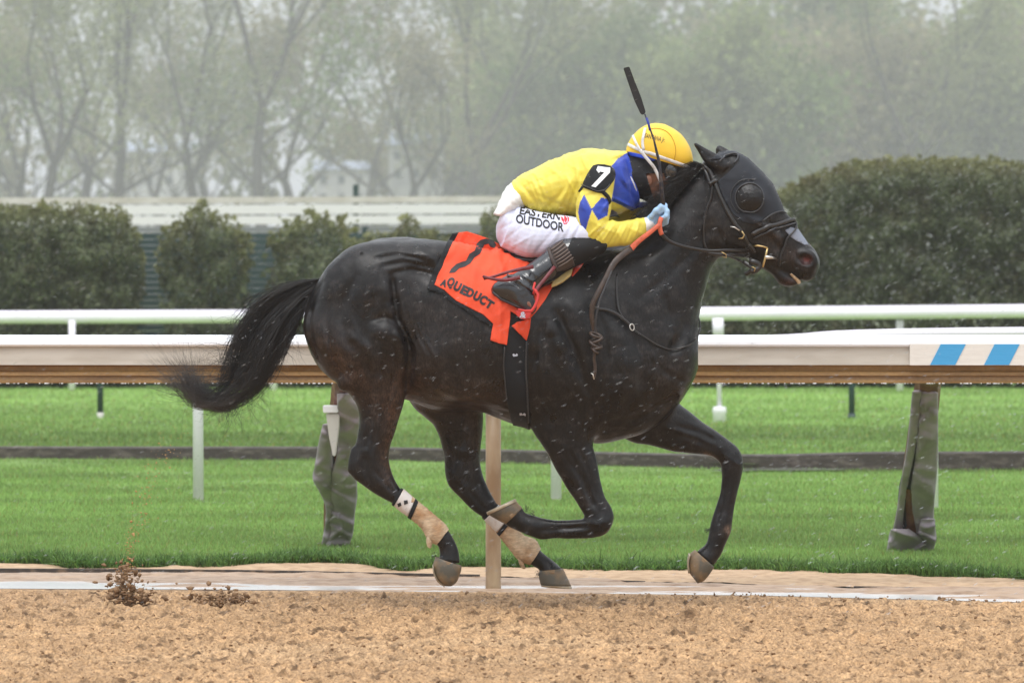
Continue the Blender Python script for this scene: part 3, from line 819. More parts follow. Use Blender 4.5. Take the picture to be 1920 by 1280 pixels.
wrap('pad_fold', [(733, 1712, 1728), (790, 1707, 1724), (850, 1700, 1713), (900, 1691, 1702), (950, 1684, 1694), (1000, 1674, 1690), (1034, 1664, 1686)], m_pad, g1, lambda p: ly(p) - .03, seed=5, nu=8, wr=.006)
wrap('pad_lining', [(760, 1722, 1732), (850, 1708, 1722), (900, 1690, 1712), (950, 1684, 1706), (1010, 1676, 1700)], m_padd, g1, lambda p: ly(p) + .0, seed=6, nu=8, wr=.004)
wrap('rust_gap', [(900, 1690, 1706), (920, 1694, 1712), (960, 1698, 1718), (1000, 1698, 1722)], m_rust, g1, lambda p: ly(p) - .015, seed=9, nu=8, wr=.002)
wrap('pad_foot', [(992, 1672, 1702), (1008, 1668, 1726), (1022, 1666, 1740), (1038, 1662, 1742)], m_pad, g1, lambda p: ly(p) - .05, seed=7, wr=.02)
wrap('pad_bulge', [(972, 1728, 1751), (995, 1724, 1753), (1012, 1722, 1754), (1030, 1728, 1748)], m_pad, g1, lambda p: ly(p) - .09, seed=8, wr=.018, nu=12)
YB2 = ground_y(1026)
g2 = empty('padded_post', P(628, 1026, YB2)); tag(g2, 'rail post in baggy grey padding with a pale wedge bracket, behind the hind legs', 'post')
ly2 = lean_y(1026, YB2, 735, YB2 - 1.1)
mb = MB(); mb.tube([P(632, 1030, YB2 + .16), P(632, 880, ly2(880) + .16), P(644, 735, ly2(735) + .12), P(646, 700, ly2(720) - .1), P(648, 690, YR + .6), P(648, 690, YR + .19)], [.075, .07, .065, .06, .05, .05], 8); rl(mb.build('steel_post', m_rust, g2, False))
wrap('pad', [(738, 634, 662), (760, 634, 670), (800, 634, 676), (850, 634, 676), (895, 620, 668), (930, 622, 668), (960, 618, 664), (1000, 616, 660), (1026, 612, 650)], m_pad, g2, lambda p: ly2(p) - .03, seed=13)
wrap('pad_fold', [(795, 607, 616), (830, 599, 620), (860, 594, 622), (896, 588, 622), (920, 600, 624), (950, 612, 624), (990, 610, 620), (1028, 602, 626)], m_pad, g2, lambda p: ly2(p) - .02, seed=14, nu=10)
wrap('pad_lining', [(800, 606, 622), (840, 598, 624), (870, 596, 626), (895, 592, 630)], m_padd, g2, lambda p: ly2(p) + .06, seed=15, nu=8, wr=.004)
m_plast = mat('grey_white_plastic', (.52, .50, .455), rough=.4)
m_plastw = mat('white_plastic', (.74, .74, .74), rough=.4)
yb2 = ly2(790) - .16
def prism(name, pts, y0, y1, m_, parent, bev=.004):
    n = len(pts); V = [P(x, y, y0) for x, y in pts]; V += [(v[0], y1, v[2]) for v in V]
    me = mesh_py(name, V, [tuple(range(n)), tuple(range(2 * n - 1, n - 1, -1))] + [(i, i + n, (i + 1) % n + n, (i + 1) % n) for i in range(n)])
    bm = bmesh.new(); bm.from_mesh(me); bmesh.ops.recalc_face_normals(bm, faces=bm.faces[:])
    if bev: bmesh.ops.bevel(bm, geom=bm.edges[:], offset=bev, segments=2, affect='EDGES')
    bm.to_mesh(me); bm.free(); me.transform(Matrix.Translation(-parent.location)); return link(name, me, m_, parent)
wb = prism('wedge_bracket', [(611, 775), (637, 775), (636, 800), (629, 855), (624, 855), (617, 820)], yb2, yb2 + .08, m_plast, g2)
prism('bracket_cap', [(605, 760), (635, 760), (634, 774), (606, 774)], yb2 - .012, yb2 + .09, m_plastw, g2)
mb = MB(); mb.tube([P(634, 769, yb2 + .03), P(643, 768, yb2 + .02), P(652, 767, yb2 + .06)], .006, 8); rl(mb.build('tie', m_plastw, g2))

# white temporary rail of the turf course
m_wpipe = mat('white_plastic_rail', (.88, .82, .93), rough=.35, var=(2, .05))
YBr = ground_y(940)
turf_rail = empty('turf_rail', (0, YBr, 0)); tag(turf_rail, 'white turf course rail half hidden behind the muddy rail, rising at far right', 'rail')
mb = MB(); pts = [P(x, y, d) for x, y, d in ((-900, 645, YBr + .3), (0, 641, YBr), (900, 641, YBr), (1300, 641, YBr - .2), (1480, 636, YBr - .35), (1600, 628, YBr - .5), (1920, 622.5, YBr - .8), (2700, 618, YBr - 1.2))]
mb.tube([Vector(p) - turf_rail.location for p in catmull(np.array(pts), 4)], .033, 14); mb.build('rail_pipe', m_wpipe, turf_rail, True)
wlab = ['slim white post standing in the grass below the tail', 'slim white post between the belly and folded foreleg of the horse', 'slim white post peeking out behind the right padded post', 'slim white post of the turf rail']
for px, py, yy, lb in ((372, 940, YBr, wlab[0]), (1043, 941, YBr, wlab[1]), (1749, 955, ground_y(955), wlab[2])):
    mb = MB(); mb.tube([Vector(P(px, py + 3, yy)) - turf_rail.location, Vector(P(px - 1, 700, yy)) - turf_rail.location, Vector(P(px - 2, 648, yy)) - turf_rail.location], [.036, .034, .034], 14)
    o = mb.build('rail_post', m_wpipe, turf_rail, True); o['label'] = lb
    mb = MB(); mb.tube([Vector(P(px, py + 4, yy)) - turf_rail.location, Vector(P(px, py - 2, yy)) - turf_rail.location], .05, 12); mb.build('post_sleeve', m_plast, o, True)

# outer white rail near the hedge
YC0, YC1 = ground_y(739), ground_y(743)
outer = empty('outer_rail', (0, YC0, 0)); tag(outer, 'white round hedge side rail, topmost rail crossing behind the horse', 'rail')
mb = MB(); mb.tube([Vector(P(x, y, d)) - outer.location for x, y, d in ((-1500, 600, YC0 + .5), (0, 594.5, YC0), (960, 591, (YC0 + YC1) / 2), (1310, 588.5, YC1), (1920, 583, YC1 - .2), (3200, 572, YC1 - .6))], .088, 18)
mb.build('rail_pipe', m_wpipe, outer, True)
for px, py in ((-245, 739), (135, 740), (513, 740), (890, 741), (1262, 742), (1687, 743), (2040, 744)):
    yy = ground_y(py); mb = MB(); mb.tube([Vector(P(px, py + 1, yy)) - outer.location, Vector(P(px, 600, yy)) - outer.location], .047, 12); mb.build('rail_post', m_wpipe, outer, True)
yy = ground_y(804); mp = empty('marker_pole', P(1349, 804, yy)); tag(mp, 'thin pale pole with a thick white foot on the grass before the horse chest', 'pole')
mb = MB(); mb.tube([P(1349, 806, yy), P(1349, 775, yy), P(1349, 772, yy), P(1349, 762, yy)], [.066, .066, .075, .062], 16); rl(mb.build('foot', m_plastw, mp, True))
mb = MB(); mb.tube([P(1349, 762, yy), P(1347, 628, yy)], .024, 10); rl(mb.build('pole', m_wpipe, mp, True))
mb = MB(); mb.tube([P(1347, 632, yy), P(1346, 596, yy)], .056, 14); rl(mb.build('sleeve', m_wpipe, mp, True))
m_gpost = mat('dark_green_post', (.016, .045, .042), rough=.5)
for px, py, top, lb, wh in ((188, 795, 640, 'dark green post with white foot standing on the far grass at left', True), (1597, 797, 640, 'dark green post standing on the far grass at right under the rail', False)):
    yy = ground_y(py); gp = empty('short_post', P(px, py, yy)); tag(gp, lb, 'post')
    mb = MB(); mb.tube([P(px, py - (22 if wh else 0), yy), P(px, top, yy)], .032, 12); rl(mb.build('shaft', m_gpost, gp, True))
    mb = MB(); mb.tube([P(px, py + 1, yy), P(px, py - 22, yy)], .036 if wh else .040, 12); rl(mb.build('foot', m_plast if wh else m_gpost, gp, True))
    mb = MB(); mb.tube([P(px, top, yy), P(px, top - 6, yy)], [.036, .020], 12); rl(mb.build('cap', m_gpost, gp, True))

# ================================================================== HEDGES, SCREEN FENCE
m_leaf = leafmat('hedge_leaf', .25, .6, .15)
m_twig = mat('twig', (.06, .045, .032), rough=.9)
def leaf_cards(C_, size, g, squash=1.0):
    n = len(C_); a = g.normal(0, 1, (n, 3)); a /= np.linalg.norm(a, axis=1)[:, None]; b = np.cross(a, g.normal(0, 1, (n, 3))); b /= np.linalg.norm(b, axis=1)[:, None]
    s_ = (size * g.uniform(.6, 1.4, n)).reshape(n, 1)
    V = np.stack([C_ - a * s_ * .5, C_ + b * s_ * .32, C_ + a * s_ * .5, C_ - b * s_ * .32], 1).reshape(-1, 3)
    return V, np.arange(n * 4).reshape(-1, 4)
def bush(name, poly, y0, depth, label, cat, dens=2000, size=.055, col=(.112, .126, .070), top=(.22, .22, .09), seed=1, rag=7, brown=.12, group=None, holes=.0):
    poly = np.array(poly, float); g = np.random.default_rng(seed); s_ = scl(y0)
    x0, x1, q0, q1 = poly[:, 0].min(), poly[:, 0].max(), poly[:, 1].min(), poly[:, 1].max()
    area = (x1 - x0) * (q1 - q0) / s_ ** 2; n = int(area * dens * 1.7)
    px = g.uniform(x0 - rag, x1 + rag, n); py = g.uniform(q0 - rag, q1 + rag, n)
    jx = px + rag * noise2(px / 11, py / 11, seed) + rag * .8 * g.normal(0, .5, n); jy = py + rag * noise2(px / 13, py / 9, seed + 1) + rag * .8 * g.normal(0, .5, n)
    k = pip(jx, jy, poly); px, py = px[k], py[k]; n = len(px)
    # distance to the outline, for rounding
    dmin = np.full(n, 1e9)
    for i in range(len(poly)):
        a = poly[i]; b = poly[(i + 1) % len(poly)]; d = b - a; t = np.clip(((px - a[0]) * d[0] + (py - a[1]) * d[1]) / max(d @ d, 1e-6), 0, 1)
        dmin = np.minimum(dmin, np.hypot(px - a[0] - t * d[0], py - a[1] - t * d[1]))
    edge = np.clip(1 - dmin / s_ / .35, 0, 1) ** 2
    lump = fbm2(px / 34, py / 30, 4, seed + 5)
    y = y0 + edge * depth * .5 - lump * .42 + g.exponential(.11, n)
    back = g.random(n) < .18; y[back] = y0 + g.uniform(.3, 1, back.sum()) * depth
    C_ = np.array([P(a, b, c) for a, b, c in zip(px, py, y)])
    C_ -= np.array([P((x0 + x1) / 2, q1, y0)])
    V, Q = leaf_cards(C_, size * np.where(back, 2.2, 1.0), g)
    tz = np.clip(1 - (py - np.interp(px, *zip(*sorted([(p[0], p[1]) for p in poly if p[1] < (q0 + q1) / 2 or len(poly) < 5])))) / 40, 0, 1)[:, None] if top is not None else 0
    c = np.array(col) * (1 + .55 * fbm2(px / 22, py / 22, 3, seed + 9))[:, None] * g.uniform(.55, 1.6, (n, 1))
    c = c * (1 - tz * .7) + np.array(top) * tz * .7 * g.uniform(.7, 1.4, (n, 1))  # yellow-green top: young growth, with light from above painted in
    bw = (np.clip(noise2(px / 28, py / 20, seed + 11), 0, 1) * brown * 4)[:, None].clip(0, .8); c = c * (1 - bw) + np.array([.085, .066, .036]) * bw * g.uniform(.5, 1.5, (n, 1))
    root = empty(name, P((x0 + x1) / 2, q1, y0)); tag(root, label, cat, group)
    me = mesh_np('foliage', V, Q); colattr(me, np.repeat(c, 4, 0)); link('foliage', me, m_leaf, root)['kind'] = 'stuff'
    mb = MB(); g2_ = random.Random(seed)
    w = (x1 - x0) / s_; h = (q1 - q0) / s_
    for i in range(max(3, int(w * 1.6))):
        bx = (i + .5) / max(3, int(w * 1.6)) * w - w / 2
        mb.tube([(bx, .35, -.03), (bx + g2_.uniform(-.08, .08), .35, h * .35), (bx + g2_.uniform(-.2, .2), .38, h * .7)], [.03, .022, .008], 6)
    mb.build('stem', m_twig, root, True)
    return root
YH = ground_y(737)
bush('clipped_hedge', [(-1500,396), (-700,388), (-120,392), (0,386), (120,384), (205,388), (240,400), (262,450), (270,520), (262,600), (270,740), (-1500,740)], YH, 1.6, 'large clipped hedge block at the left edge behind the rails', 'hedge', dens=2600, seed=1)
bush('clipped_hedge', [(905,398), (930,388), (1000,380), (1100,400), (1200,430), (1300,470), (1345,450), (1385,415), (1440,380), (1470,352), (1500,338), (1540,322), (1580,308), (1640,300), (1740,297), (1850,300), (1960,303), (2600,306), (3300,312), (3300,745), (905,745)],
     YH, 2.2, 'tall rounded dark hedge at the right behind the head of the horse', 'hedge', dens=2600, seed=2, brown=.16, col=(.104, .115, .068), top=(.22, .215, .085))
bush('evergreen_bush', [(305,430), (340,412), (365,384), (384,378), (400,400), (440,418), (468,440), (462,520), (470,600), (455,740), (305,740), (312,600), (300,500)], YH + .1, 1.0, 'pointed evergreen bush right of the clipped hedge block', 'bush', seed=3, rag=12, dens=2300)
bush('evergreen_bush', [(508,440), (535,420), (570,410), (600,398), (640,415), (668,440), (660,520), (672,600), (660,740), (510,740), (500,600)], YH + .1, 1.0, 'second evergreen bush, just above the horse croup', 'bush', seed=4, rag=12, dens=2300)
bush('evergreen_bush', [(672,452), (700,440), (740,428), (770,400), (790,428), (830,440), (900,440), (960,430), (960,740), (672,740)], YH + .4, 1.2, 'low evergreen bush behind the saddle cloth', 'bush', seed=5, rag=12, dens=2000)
m_slat = mat('teal_grey_slat', (.016, .044, .044), rough=.6, noise=(3, (.026, .062, .060), .4, .7))
YS = YH + 2.2; s_ = scl(YS)
screen = empty('slatted_fence', P(600, 735, YS)); tag(screen, 'dark teal slatted screen fence between the evergreen bushes', 'fence')
x0, x1 = P(-260, 0, YS)[0] - screen.location.x, P(1000, 0, YS)[0] - screen.location.x
slm = None
nsl = 26
for k in range(nsl):
    mb = MB(); mb.box(((x0 + x1) / 2, 0, .05 + k * .086), (x1 - x0, .03, .081), bevel=.004)
    if slm is None: so = mb.build('slat', m_slat, screen); slm = so.data
    else:
        so = bpy.data.objects.new('slat', slm); C.objects.link(so); so.parent = screen; so.location = (0, 0, k * .086 )
        so.rotation_euler = (math.radians(6) * 0, 0, 0)
for k in range(5):
    MB().box((x0 + (x1 - x0) * k / 4, .05, 1.13), (.09, .07, 2.4), bevel=.008).build('fence_post', m_gpost, screen)
# pale board fence far behind
YF = 68.0
fence = empty('board_fence', P(470, 545, YF)); tag(fence, 'long pale three board fence above the bushes at left centre', 'fence')
m_pboard = mat('pale_board', (.50, .47, .41), rough=.7, noise=(2, (.60, .57, .52), .4, .6)); m_wboard = mat('white_board', (.74, .73, .71), rough=.6)
def bd(pa, pb, th, m_):
    a = Vector(P(*pa, YF)) - fence.location; b = Vector(P(*pb, YF)) - fence.location; h = th / scl(YF)
    mb = MB(); mb.add([(a.x, -.03, a.z - h), (b.x, -.03, b.z - h), (b.x, -.03, b.z), (a.x, -.03, a.z), (a.x, .03, a.z - h), (b.x, .03, b.z - h), (b.x, .03, b.z), (a.x, .03, a.z)],
           [(0, 1, 2, 3), (5, 4, 7, 6), (4, 0, 3, 7), (1, 5, 6, 2), (3, 2, 6, 7), (4, 5, 1, 0)]); return mb.build('board', m_, fence)
bd((-1300, 375), (1500, 366), 12, m_pboard); bd((-1300, 390), (1500, 381), 17, m_wboard); bd((-1300, 411), (1500, 402), 15, m_wboard); bd((-1300, 431), (1500, 422), 10, mat('grey_board', (.20, .21, .21), rough=.7))
for px in (-1200, -950, -720, -480, -250, 20, 210, 445, 667, 905, 1140):
    mb = MB(); a = Vector(P(px, 545, YF)) - fence.location; mb.box((a.x, .07, .05), (.10, .07, 3.1 if px != 667 else 3.7)); mb.build('fence_post', m_gpost if px == 667 else m_pboard, fence)

# ================================================================== TREES
m_bark = mat('wet_bark', (.040, .034, .028), rough=.9, noise=(3, (.07, .062, .05), .4, .7), bump=(12, .6, .03))
m_bud = leafmat('spring_leaf', .45)
def tree_meshes(seed, H=20.0, fork=.25, spread=.55, leaf=.30, nleaf=9000, col=(.17, .20, .06), trunk_r=.34, depth=4, lo=.22):
    R = random.Random(seed); mb = MB(); tips = []; g = np.random.default_rng(seed)
    def grow(p, d, L, r, lev):
        n = 5; pts = [p]; rad = [r]; q = p.copy(); dd = d.copy()
        for i in range(n):
            dd = (dd + Vector((R.uniform(-.16, .16), R.uniform(-.16, .16), R.uniform(-.02, .12)))).normalized()
            q = q + dd * L / n; pts.append(q.copy()); rad.append(r * (1 - .42 * (i + 1) / n))
        mb.tube(pts, rad, 7 if lev < 2 else (5 if lev < 3 else 4), cap=False)
        if lev >= 2:
            for t in pts[1:]: tips.append((t, lev))
        if lev >= depth: return
        k = R.choice((2, 3, 3)) if lev else R.choice((2, 3))
        for j in range(k + (1 if lev > 1 else 0)):
            a = R.uniform(0, 6.283); s = spread * R.uniform(.55, 1.25)
            nd = (dd + Vector((math.cos(a) * s, math.sin(a) * s, R.uniform(-.1, .35)))).normalized()
            at = pts[-1] if j < k - 1 or lev == 0 else pts[R.choice((2, 3, 4))]
            grow(at, nd, L * R.uniform(.58, .82), rad[-1] * R.uniform(.62, .85), lev + 1)
        if lev == 0:
            for j in range(3):
                a = R.uniform(0, 6.283); at = pts[R.choice((3, 4))]
                grow(at, Vector((math.cos(a), math.sin(a), .55)).normalized(), L * .55, rad[-1] * .45, 2)
    grow(Vector((0, 0, -.2)), Vector((R.uniform(-.12, .12), 0, 1)).normalized(), H * fork + 2, trunk_r, 0)
    trunk = mesh_py('trunk', mb.V, mb.F)
    T = np.array([t[0][:] for t in tips]); T = T[T[:, 2] > H * lo]
    idx = g.integers(0, len(T), nleaf); off = g.normal(0, 1, (nleaf, 3)) * np.array([.75, .75, .60]) * g.uniform(.3, 1.5, (nleaf, 1))
    Cn = T[idx] + off; Cn = Cn[(Cn[:, 2] > H * lo * .8)]
    V, Q = leaf_cards(Cn, leaf, g)
    me = mesh_np('crown', V, Q)
    cl = (1 + .3 * noise3(Cn[:, 0] / 1.6, Cn[:, 1] / 1.6, Cn[:, 2] / 1.6, seed))[:, None] * np.array(col) * g.uniform(.7, 1.35, (len(Cn), 1))
    colattr(me, np.repeat(cl, 4, 0))
    for m_, mm in ((trunk, m_bark), (me, m_bud)): m_.materials.append(mm)
    trunk.polygons.foreach_set('use_smooth', np.ones(len(trunk.polygons), bool))
    return trunk, me
G1 = (.22, .24, .10); G2 = (.15, .21, .06); G3 = (.23, .27, .10); G4 = (.26, .24, .13)
protos = [tree_meshes(101, 20, .22, .55, .22, 6000, G1, lo=.34), tree_meshes(112, 21, .26, .50, .22, 6000, G1, lo=.36), tree_meshes(123, 18, .20, .70, .22, 5500, G4, lo=.36), tree_meshes(134, 20, .30, .45, .22, 6500, G2, lo=.36),
          tree_meshes(145, 16, .14, .75, .34, 15000, G3, .30, lo=.10), tree_meshes(156, 17, .16, .65, .34, 15000, G2, .30, lo=.08), tree_meshes(167, 15, .15, .8, .34, 13000, G4, .28, lo=.1)]
print('tree protos', round(time.time() - T0, 1))
spots = [  # px, world y, prototype, scale, label
 (25, 206, 2, 1.05, 'hazy budding tree at the far left edge of the tree row'), (95, 190, 0, 1.0, 'hazy tree with slanting trunk near the left edge'), (145, 214, 1, 1.05, 'slim hazy tree second in the dense left clump'),
 (205, 196, 3, 1.0, 'dark straight trunked hazy tree above the left hedge block'), (312, 232, 2, 1.0, 'pale hazy tree over the bright gap at left'), (382, 200, 1, .98, 'leaning hazy tree right of the bright gap'),
 (432, 235, 0, 1.05, 'thin pale tree between the leaning tree and the dark straight trunk'), (518, 196, 3, 1.02, 'hazy tree with the thickest dark upright trunk left of centre'), (575, 206, 2, 1.0, 'hazy tree forking low in a v shape above the croup'),
 (668, 236, 1, 1.05, 'pale thin hazy tree above the dark fence post'), (742, 198, 2, .92, 'spreading tree with y shaped trunk before the pale house'), (845, 202, 0, 1.02, 'hazy tree with sparse top left of the whip'),
 (905, 240, 3, 1.05, 'faint slim hazy tree behind the rider back'), (985, 212, 1, 1.0, 'hazy upright tree directly above the rider back'), (1075, 226, 4, 1.15, 'bushy pale green tree left of the whip tip'),
 (1165, 205, 5, 1.1, 'bushy hazy tree behind the riding whip'), (1265, 192, 4, .95, 'fresh green bushy tree right of the helmet'), (1350, 226, 6, 1.3, 'grey brown hazy tree above the horse ears'),
 (1420, 196, 5, .92, 'round green hazy tree above the horse nose'), (1510, 232, 0, 1.15, 'slim trunked hazy tree right of the horse head'), (1590, 205, 6, 1.15, 'brownish hazy tree over the rising end of the hedge'),
 (1660, 232, 5, 1.3, 'dark grey green hazy tree over the tall hedge'), (1712, 198, 1, .95, 'slim upright hazy tree with visible trunk over the tall hedge'), (1800, 206, 4, 1.15, 'bright green bushy tree near the right edge'),
 (1895, 214, 6, 1.2, 'brown hazy bushy tree at the right edge')]
rr = random.Random(4)
TF = 3.0
for px, yy, k, sc_, lb in spots:
    yy = (yy + 22) * TF - 22; sc_ *= TF * .98
    t = empty('tree', P(px, 545, yy)); t.location.z = 0; tag(t, lb, 'tree', 'hazy spring trees beyond the track')
    t.rotation_euler.z = rr.uniform(0, 6.28); t.scale = (sc_, sc_, sc_ * rr.uniform(.95, 1.08))
    for nm, me in zip(('trunk', 'crown'), protos[k]):
        o = bpy.data.objects.new(nm, me); C.objects.link(o); o.parent = t
        if nm == 'crown': o['kind'] = 'stuff'
# distant wood behind
g = np.random.default_rng(77); Cw = []; cc = []
for i in range(360):
    px = g.uniform(-1900, 3800); yy = g.uniform(770, 850); H = g.uniform(33, 52) * (1.15 if px > 900 else .8)
    x, _, _ = P(px, 545, yy); n = 700
    if 0 < px < 900 and g.random() < .72: continue
    a = g.normal(0, 1, (n, 3)); a /= np.linalg.norm(a, axis=1)[:, None]; a *= g.random((n, 1)) ** .4
    c = np.array([x, yy, H * .55]) + a * np.array([6.0, 5.0, H * .45]); c += g.normal(0, 1.0, (n, 3))
    Cw.append(c); cc.append(np.tile(np.array([G1, G2, G3, G4][g.integers(0, 4)]) * g.uniform(.7, 1.2), (n, 1)) * g.uniform(.7, 1.3, (n, 1)))
for i in range(160):                                    # undergrowth at the foot of the wood
    px = g.uniform(-1900, 3800); yy = g.uniform(770, 845); n = 420; x, _, _ = P(px, 545, yy)
    if 0 < px < 900 and g.random() < .7: continue
    a = g.normal(0, 1, (n, 3)); a /= np.linalg.norm(a, axis=1)[:, None]; a *= g.random((n, 1)) ** .4
    Cw.append(np.array([x, yy, 5.0]) + a * np.array([8, 6.0, 6.5])); cc.append(np.tile(np.array([.16, .17, .085]), (n, 1)) * g.uniform(.6, 1.3, (n, 1)))
Cw = np.vstack(Cw); V, Q = leaf_cards(Cw, 1.55, g); me = mesh_np('distant_woods', V, Q); colattr(me, np.repeat(np.vstack(cc), 4, 0))
tag(link('distant_woods', me, m_bud), kind='stuff')
# pale houses glimpsed between the trunks
m_hw = mat('pale_house_wall', (.66, .66, .66), rough=.9, noise=(.4, (.52, .52, .54), .45, .6)); m_hr = mat('grey_blue_roof', (.34, .38, .46), rough=.8); m_win = mat('dull_window', (.10, .12, .14), rough=.3)
def house(pa, pb, top, yy, label, roofh=2.2):
    h0 = Vector(P((pa + pb) / 2, 545, yy)); h0.z = 0; t = empty('house', h0); tag(t, label, 'house')
    w = (pb - pa) / scl(yy); H = P(0, top, yy)[2]
    MB().box((0, 4, H / 2), (w, 8, H)).build('wall', m_hw, t)
    V = [(-w / 2 - .4, -.4, H + .02), (w / 2 + .4, -.4, H + .02), (w / 2 + .4, 8.4, H + .02), (-w / 2 - .4, 8.4, H + .02), (-w / 2 - .4, 4, H + roofh), (w / 2 + .4, 4, H + roofh)]
    MB().add(V, [(0, 1, 5, 4), (2, 3, 4, 5), (0, 4, 3), (1, 2, 5), (3, 2, 1, 0)]).build('roof', m_hr, t)
    nw = max(2, int(w / 2.6)); wm = None
    for r_ in range(2):
        for k in range(nw):
            mb = MB().box((0, 0, 0), (1.0, .06, 1.3)); loc = (-w / 2 + (k + .5) * w / nw, -.05, H - 1.6 - r_ * 2.9)
            if wm is None: o = mb.build('window', m_win, t); wm = o.data
            else: o = bpy.data.objects.new('window', wm); C.objects.link(o); o.parent = t
            o.location = loc
house(225, 372, 285, 770, 'pale house glimpsed through the gap left of centre', 1.8)
house(728, 832, 272, 770, 'pale blue roofed house behind the y shaped tree', 2.2)
house(590, 690, 318, 770, 'low pale house right of the v shaped tree', 1.5)

# ================================================================== AIR AND RAIN
hz = MB().box((0, 0, 0), (1, 1, 1)).build('haze', None); hz['kind'] = 'stuff'
hz.scale = (900, 1000, 82.0); hz.location = (0, 472, 39.7)
hm = bpy.data.materials.new('rain_haze'); hm.use_nodes = True; hn = hm.node_tree; hn.nodes.remove(hn.nodes['Principled BSDF'])
pv = hn.nodes.new('ShaderNodeVolumePrincipled'); pv.inputs['Color'].default_value = (.93, .94, .96, 1); pv.inputs['Density'].default_value = HAZE
pv.inputs['Anisotropy'].default_value = 0.0
hn.links.new(pv.outputs[0], hn.nodes['Material Output'].inputs['Volume']); hz.data.materials.append(hm)

g = np.random.default_rng(99); n = 13000
d = g.uniform(15, 42, n) ** 1.0; py_r = g.uniform(-30, 1150, n); px_r = g.uniform(-40, 1960, n)
pts = np.array([P(a, b, c - 22) for a, b, c in zip(px_r, py_r, d)]); pts = pts[pts[:, 2] > .05]; n = len(pts)
ln = .0025 + .009 * g.random(n) ** 1.6; th_ = .0002 + .0005 * g.random(n) ** 2
m_drop2 = mat('rain_drop', (.62, .65, .69), rough=.2, spec=1.0)
_N = m_drop2.node_tree.nodes; _L = m_drop2.node_tree.links; _t = _N.new('ShaderNodeBsdfTransparent'); _x = _N.new('ShaderNodeMixShader'); _x.inputs[0].default_value = .42
_L.new(_t.outputs[0], _x.inputs[1]); _L.new(_N['Principled BSDF'].outputs[0], _x.inputs[2]); _L.new(_x.outputs[0], _N['Material Output'].inputs['Surface'])
_md = m_drop; m_drop = m_drop2
rain = drops('rain', pts, ln, th_, ax=g.normal(math.radians(24), .12, n)); rain['kind'] = 'stuff'
m_drop = _md
print('setting done', round(time.time() - T0, 1))
# ================================================================== THE HORSE
def A(*rows): return [list(r) for r in rows]
HV = 0.0064
F = Field((-1.05, -0.42, -0.02), (1.42, 0.42, 2.12), HV, band=13)
# trunk: rows (top edge x,y, bottom edge x,y, half width, y centre)
F.loft(A((572,575, 578,640, .07, 0), (588,540, 592,680, .15, 0), (612,508, 622,712, .205, 0), (648,474, 664,735, .25, 0), (700,450, 716,742, .27, 0),
         (752,444, 770,752, .268, 0), (800,448, 815,768, .272, 0), (850,455, 855,770, .285, 0), (900,468, 900,771, .30, 0), (960,478, 955,793, .31, 0),
         (1020,484, 1012,808, .30, 0), (1075,482, 1065,822, .275, 0), (1125,476, 1120,832, .245, 0), (1165,474, 1168,824, .225, 0),
         (1198,490, 1215,808, .20, 0), (1225,530, 1262,768, .175, 0), (1262,590, 1292,722, .14, 0), (1295,620, 1306,690, .08, 0)), k=0, n=40, pw=2.15)
# neck
F.loft(A((1120,480, 1215,790, .17, 0), (1160,470, 1268,745, .17, 0), (1190,458, 1295,700, .155, 0), (1215,437, 1307,640, .135, 0), (1237,408, 1311,592, .118, 0), (1256,382, 1322,545, .105, 0),
         (1276,358, 1333,506, .095, 0), (1300,333, 1350,482, .088, 0), (1325,306, 1385,455, .085, 0)), k=.05, n=32)
# head
F.loft(A((1322,296, 1332,452, .075, 0), (1345,288, 1345,476, .088, 0), (1375,283, 1366,480, .098, 0), (1402,296, 1388,482, .102, 0), (1430,323, 1404,487, .098, 0),
         (1449,346, 1419,496, .088, 0), (1461,371, 1434,504, .076, 0), (1472,396, 1447,510, .066, 0), (1486,413, 1459,512, .058, 0), (1498,431, 1470,512, .053, 0),
         (1513,451, 1484,514, .052, 0), (1527,467, 1500,524, .054, 0), (1536,482, 1513,528, .048, 0), (1538,494, 1527,521, .030, 0)), k=.02, n=32, pw=2.3)
# lower jaw / lip
F.loft(A((1400,470, 1403,490, .05, 0), (1430,485, 1434,505, .04, 0), (1450,496, 1449,517, .036, 0), (1466,503, 1460,531, .036, 0), (1480,512, 1475,538, .036, 0), (1494,522, 1490,537, .030, 0)), k=.014, round1=5)
for sy in (-1, 1):
    F.blob(1368, 432, sy * .048, 44, 46, .052, k=.04)                     # jowl
    F.groove([(1402, 405, sy * .105), (1440, 430, sy * .082), (1462, 446, sy * .065)], .010, .02, 'add')     # facial crest
    F.blob(1410, 372, sy * .088, 20, 17, .026, k=.03)                     # orbit
    F.blob(1512, 488, sy * .050, 22, 20, .022, k=.02)                     # nostril flare
    F.blob(1510, 487, sy * .078, 15, 11, .036, ang=-25, k=.008, op='sub') # nostril
    F.blob(1450, 478, sy * .045, 24, 10, .018, ang=-32, k=.02)            # cheek muscle by the bit
    F.groove([(1418, 398, sy * .118), (1450, 424, sy * .092)], .006, .02)
    F.groove([(1463, 501, sy * .045), (1482, 514, sy * .045), (1503, 531, sy * .035)], .0075, .008)          # mouth
    # ears
F.loft(A((1372,307, 1350,326, .034, -.062), (1350,292, 1330,315, .030, -.068), (1330,281, 1318,301, .022, -.072), (1313,271, 1309,287, .014, -.074), (1301,265, 1300,271, .007, -.075)), k=.018, n=18)
F.loft(A((1385,296, 1352,312, .030, .062), (1368,282, 1344,300, .026, .068), (1356,275, 1341,288, .018, .070), (1347,271, 1341,278, .008, .07)), k=.018, n=18)
# ear hollow
F.groove([(1350, 305, -.115), (1330, 293, -.105), (1312, 279, -.098)], .014, .012)
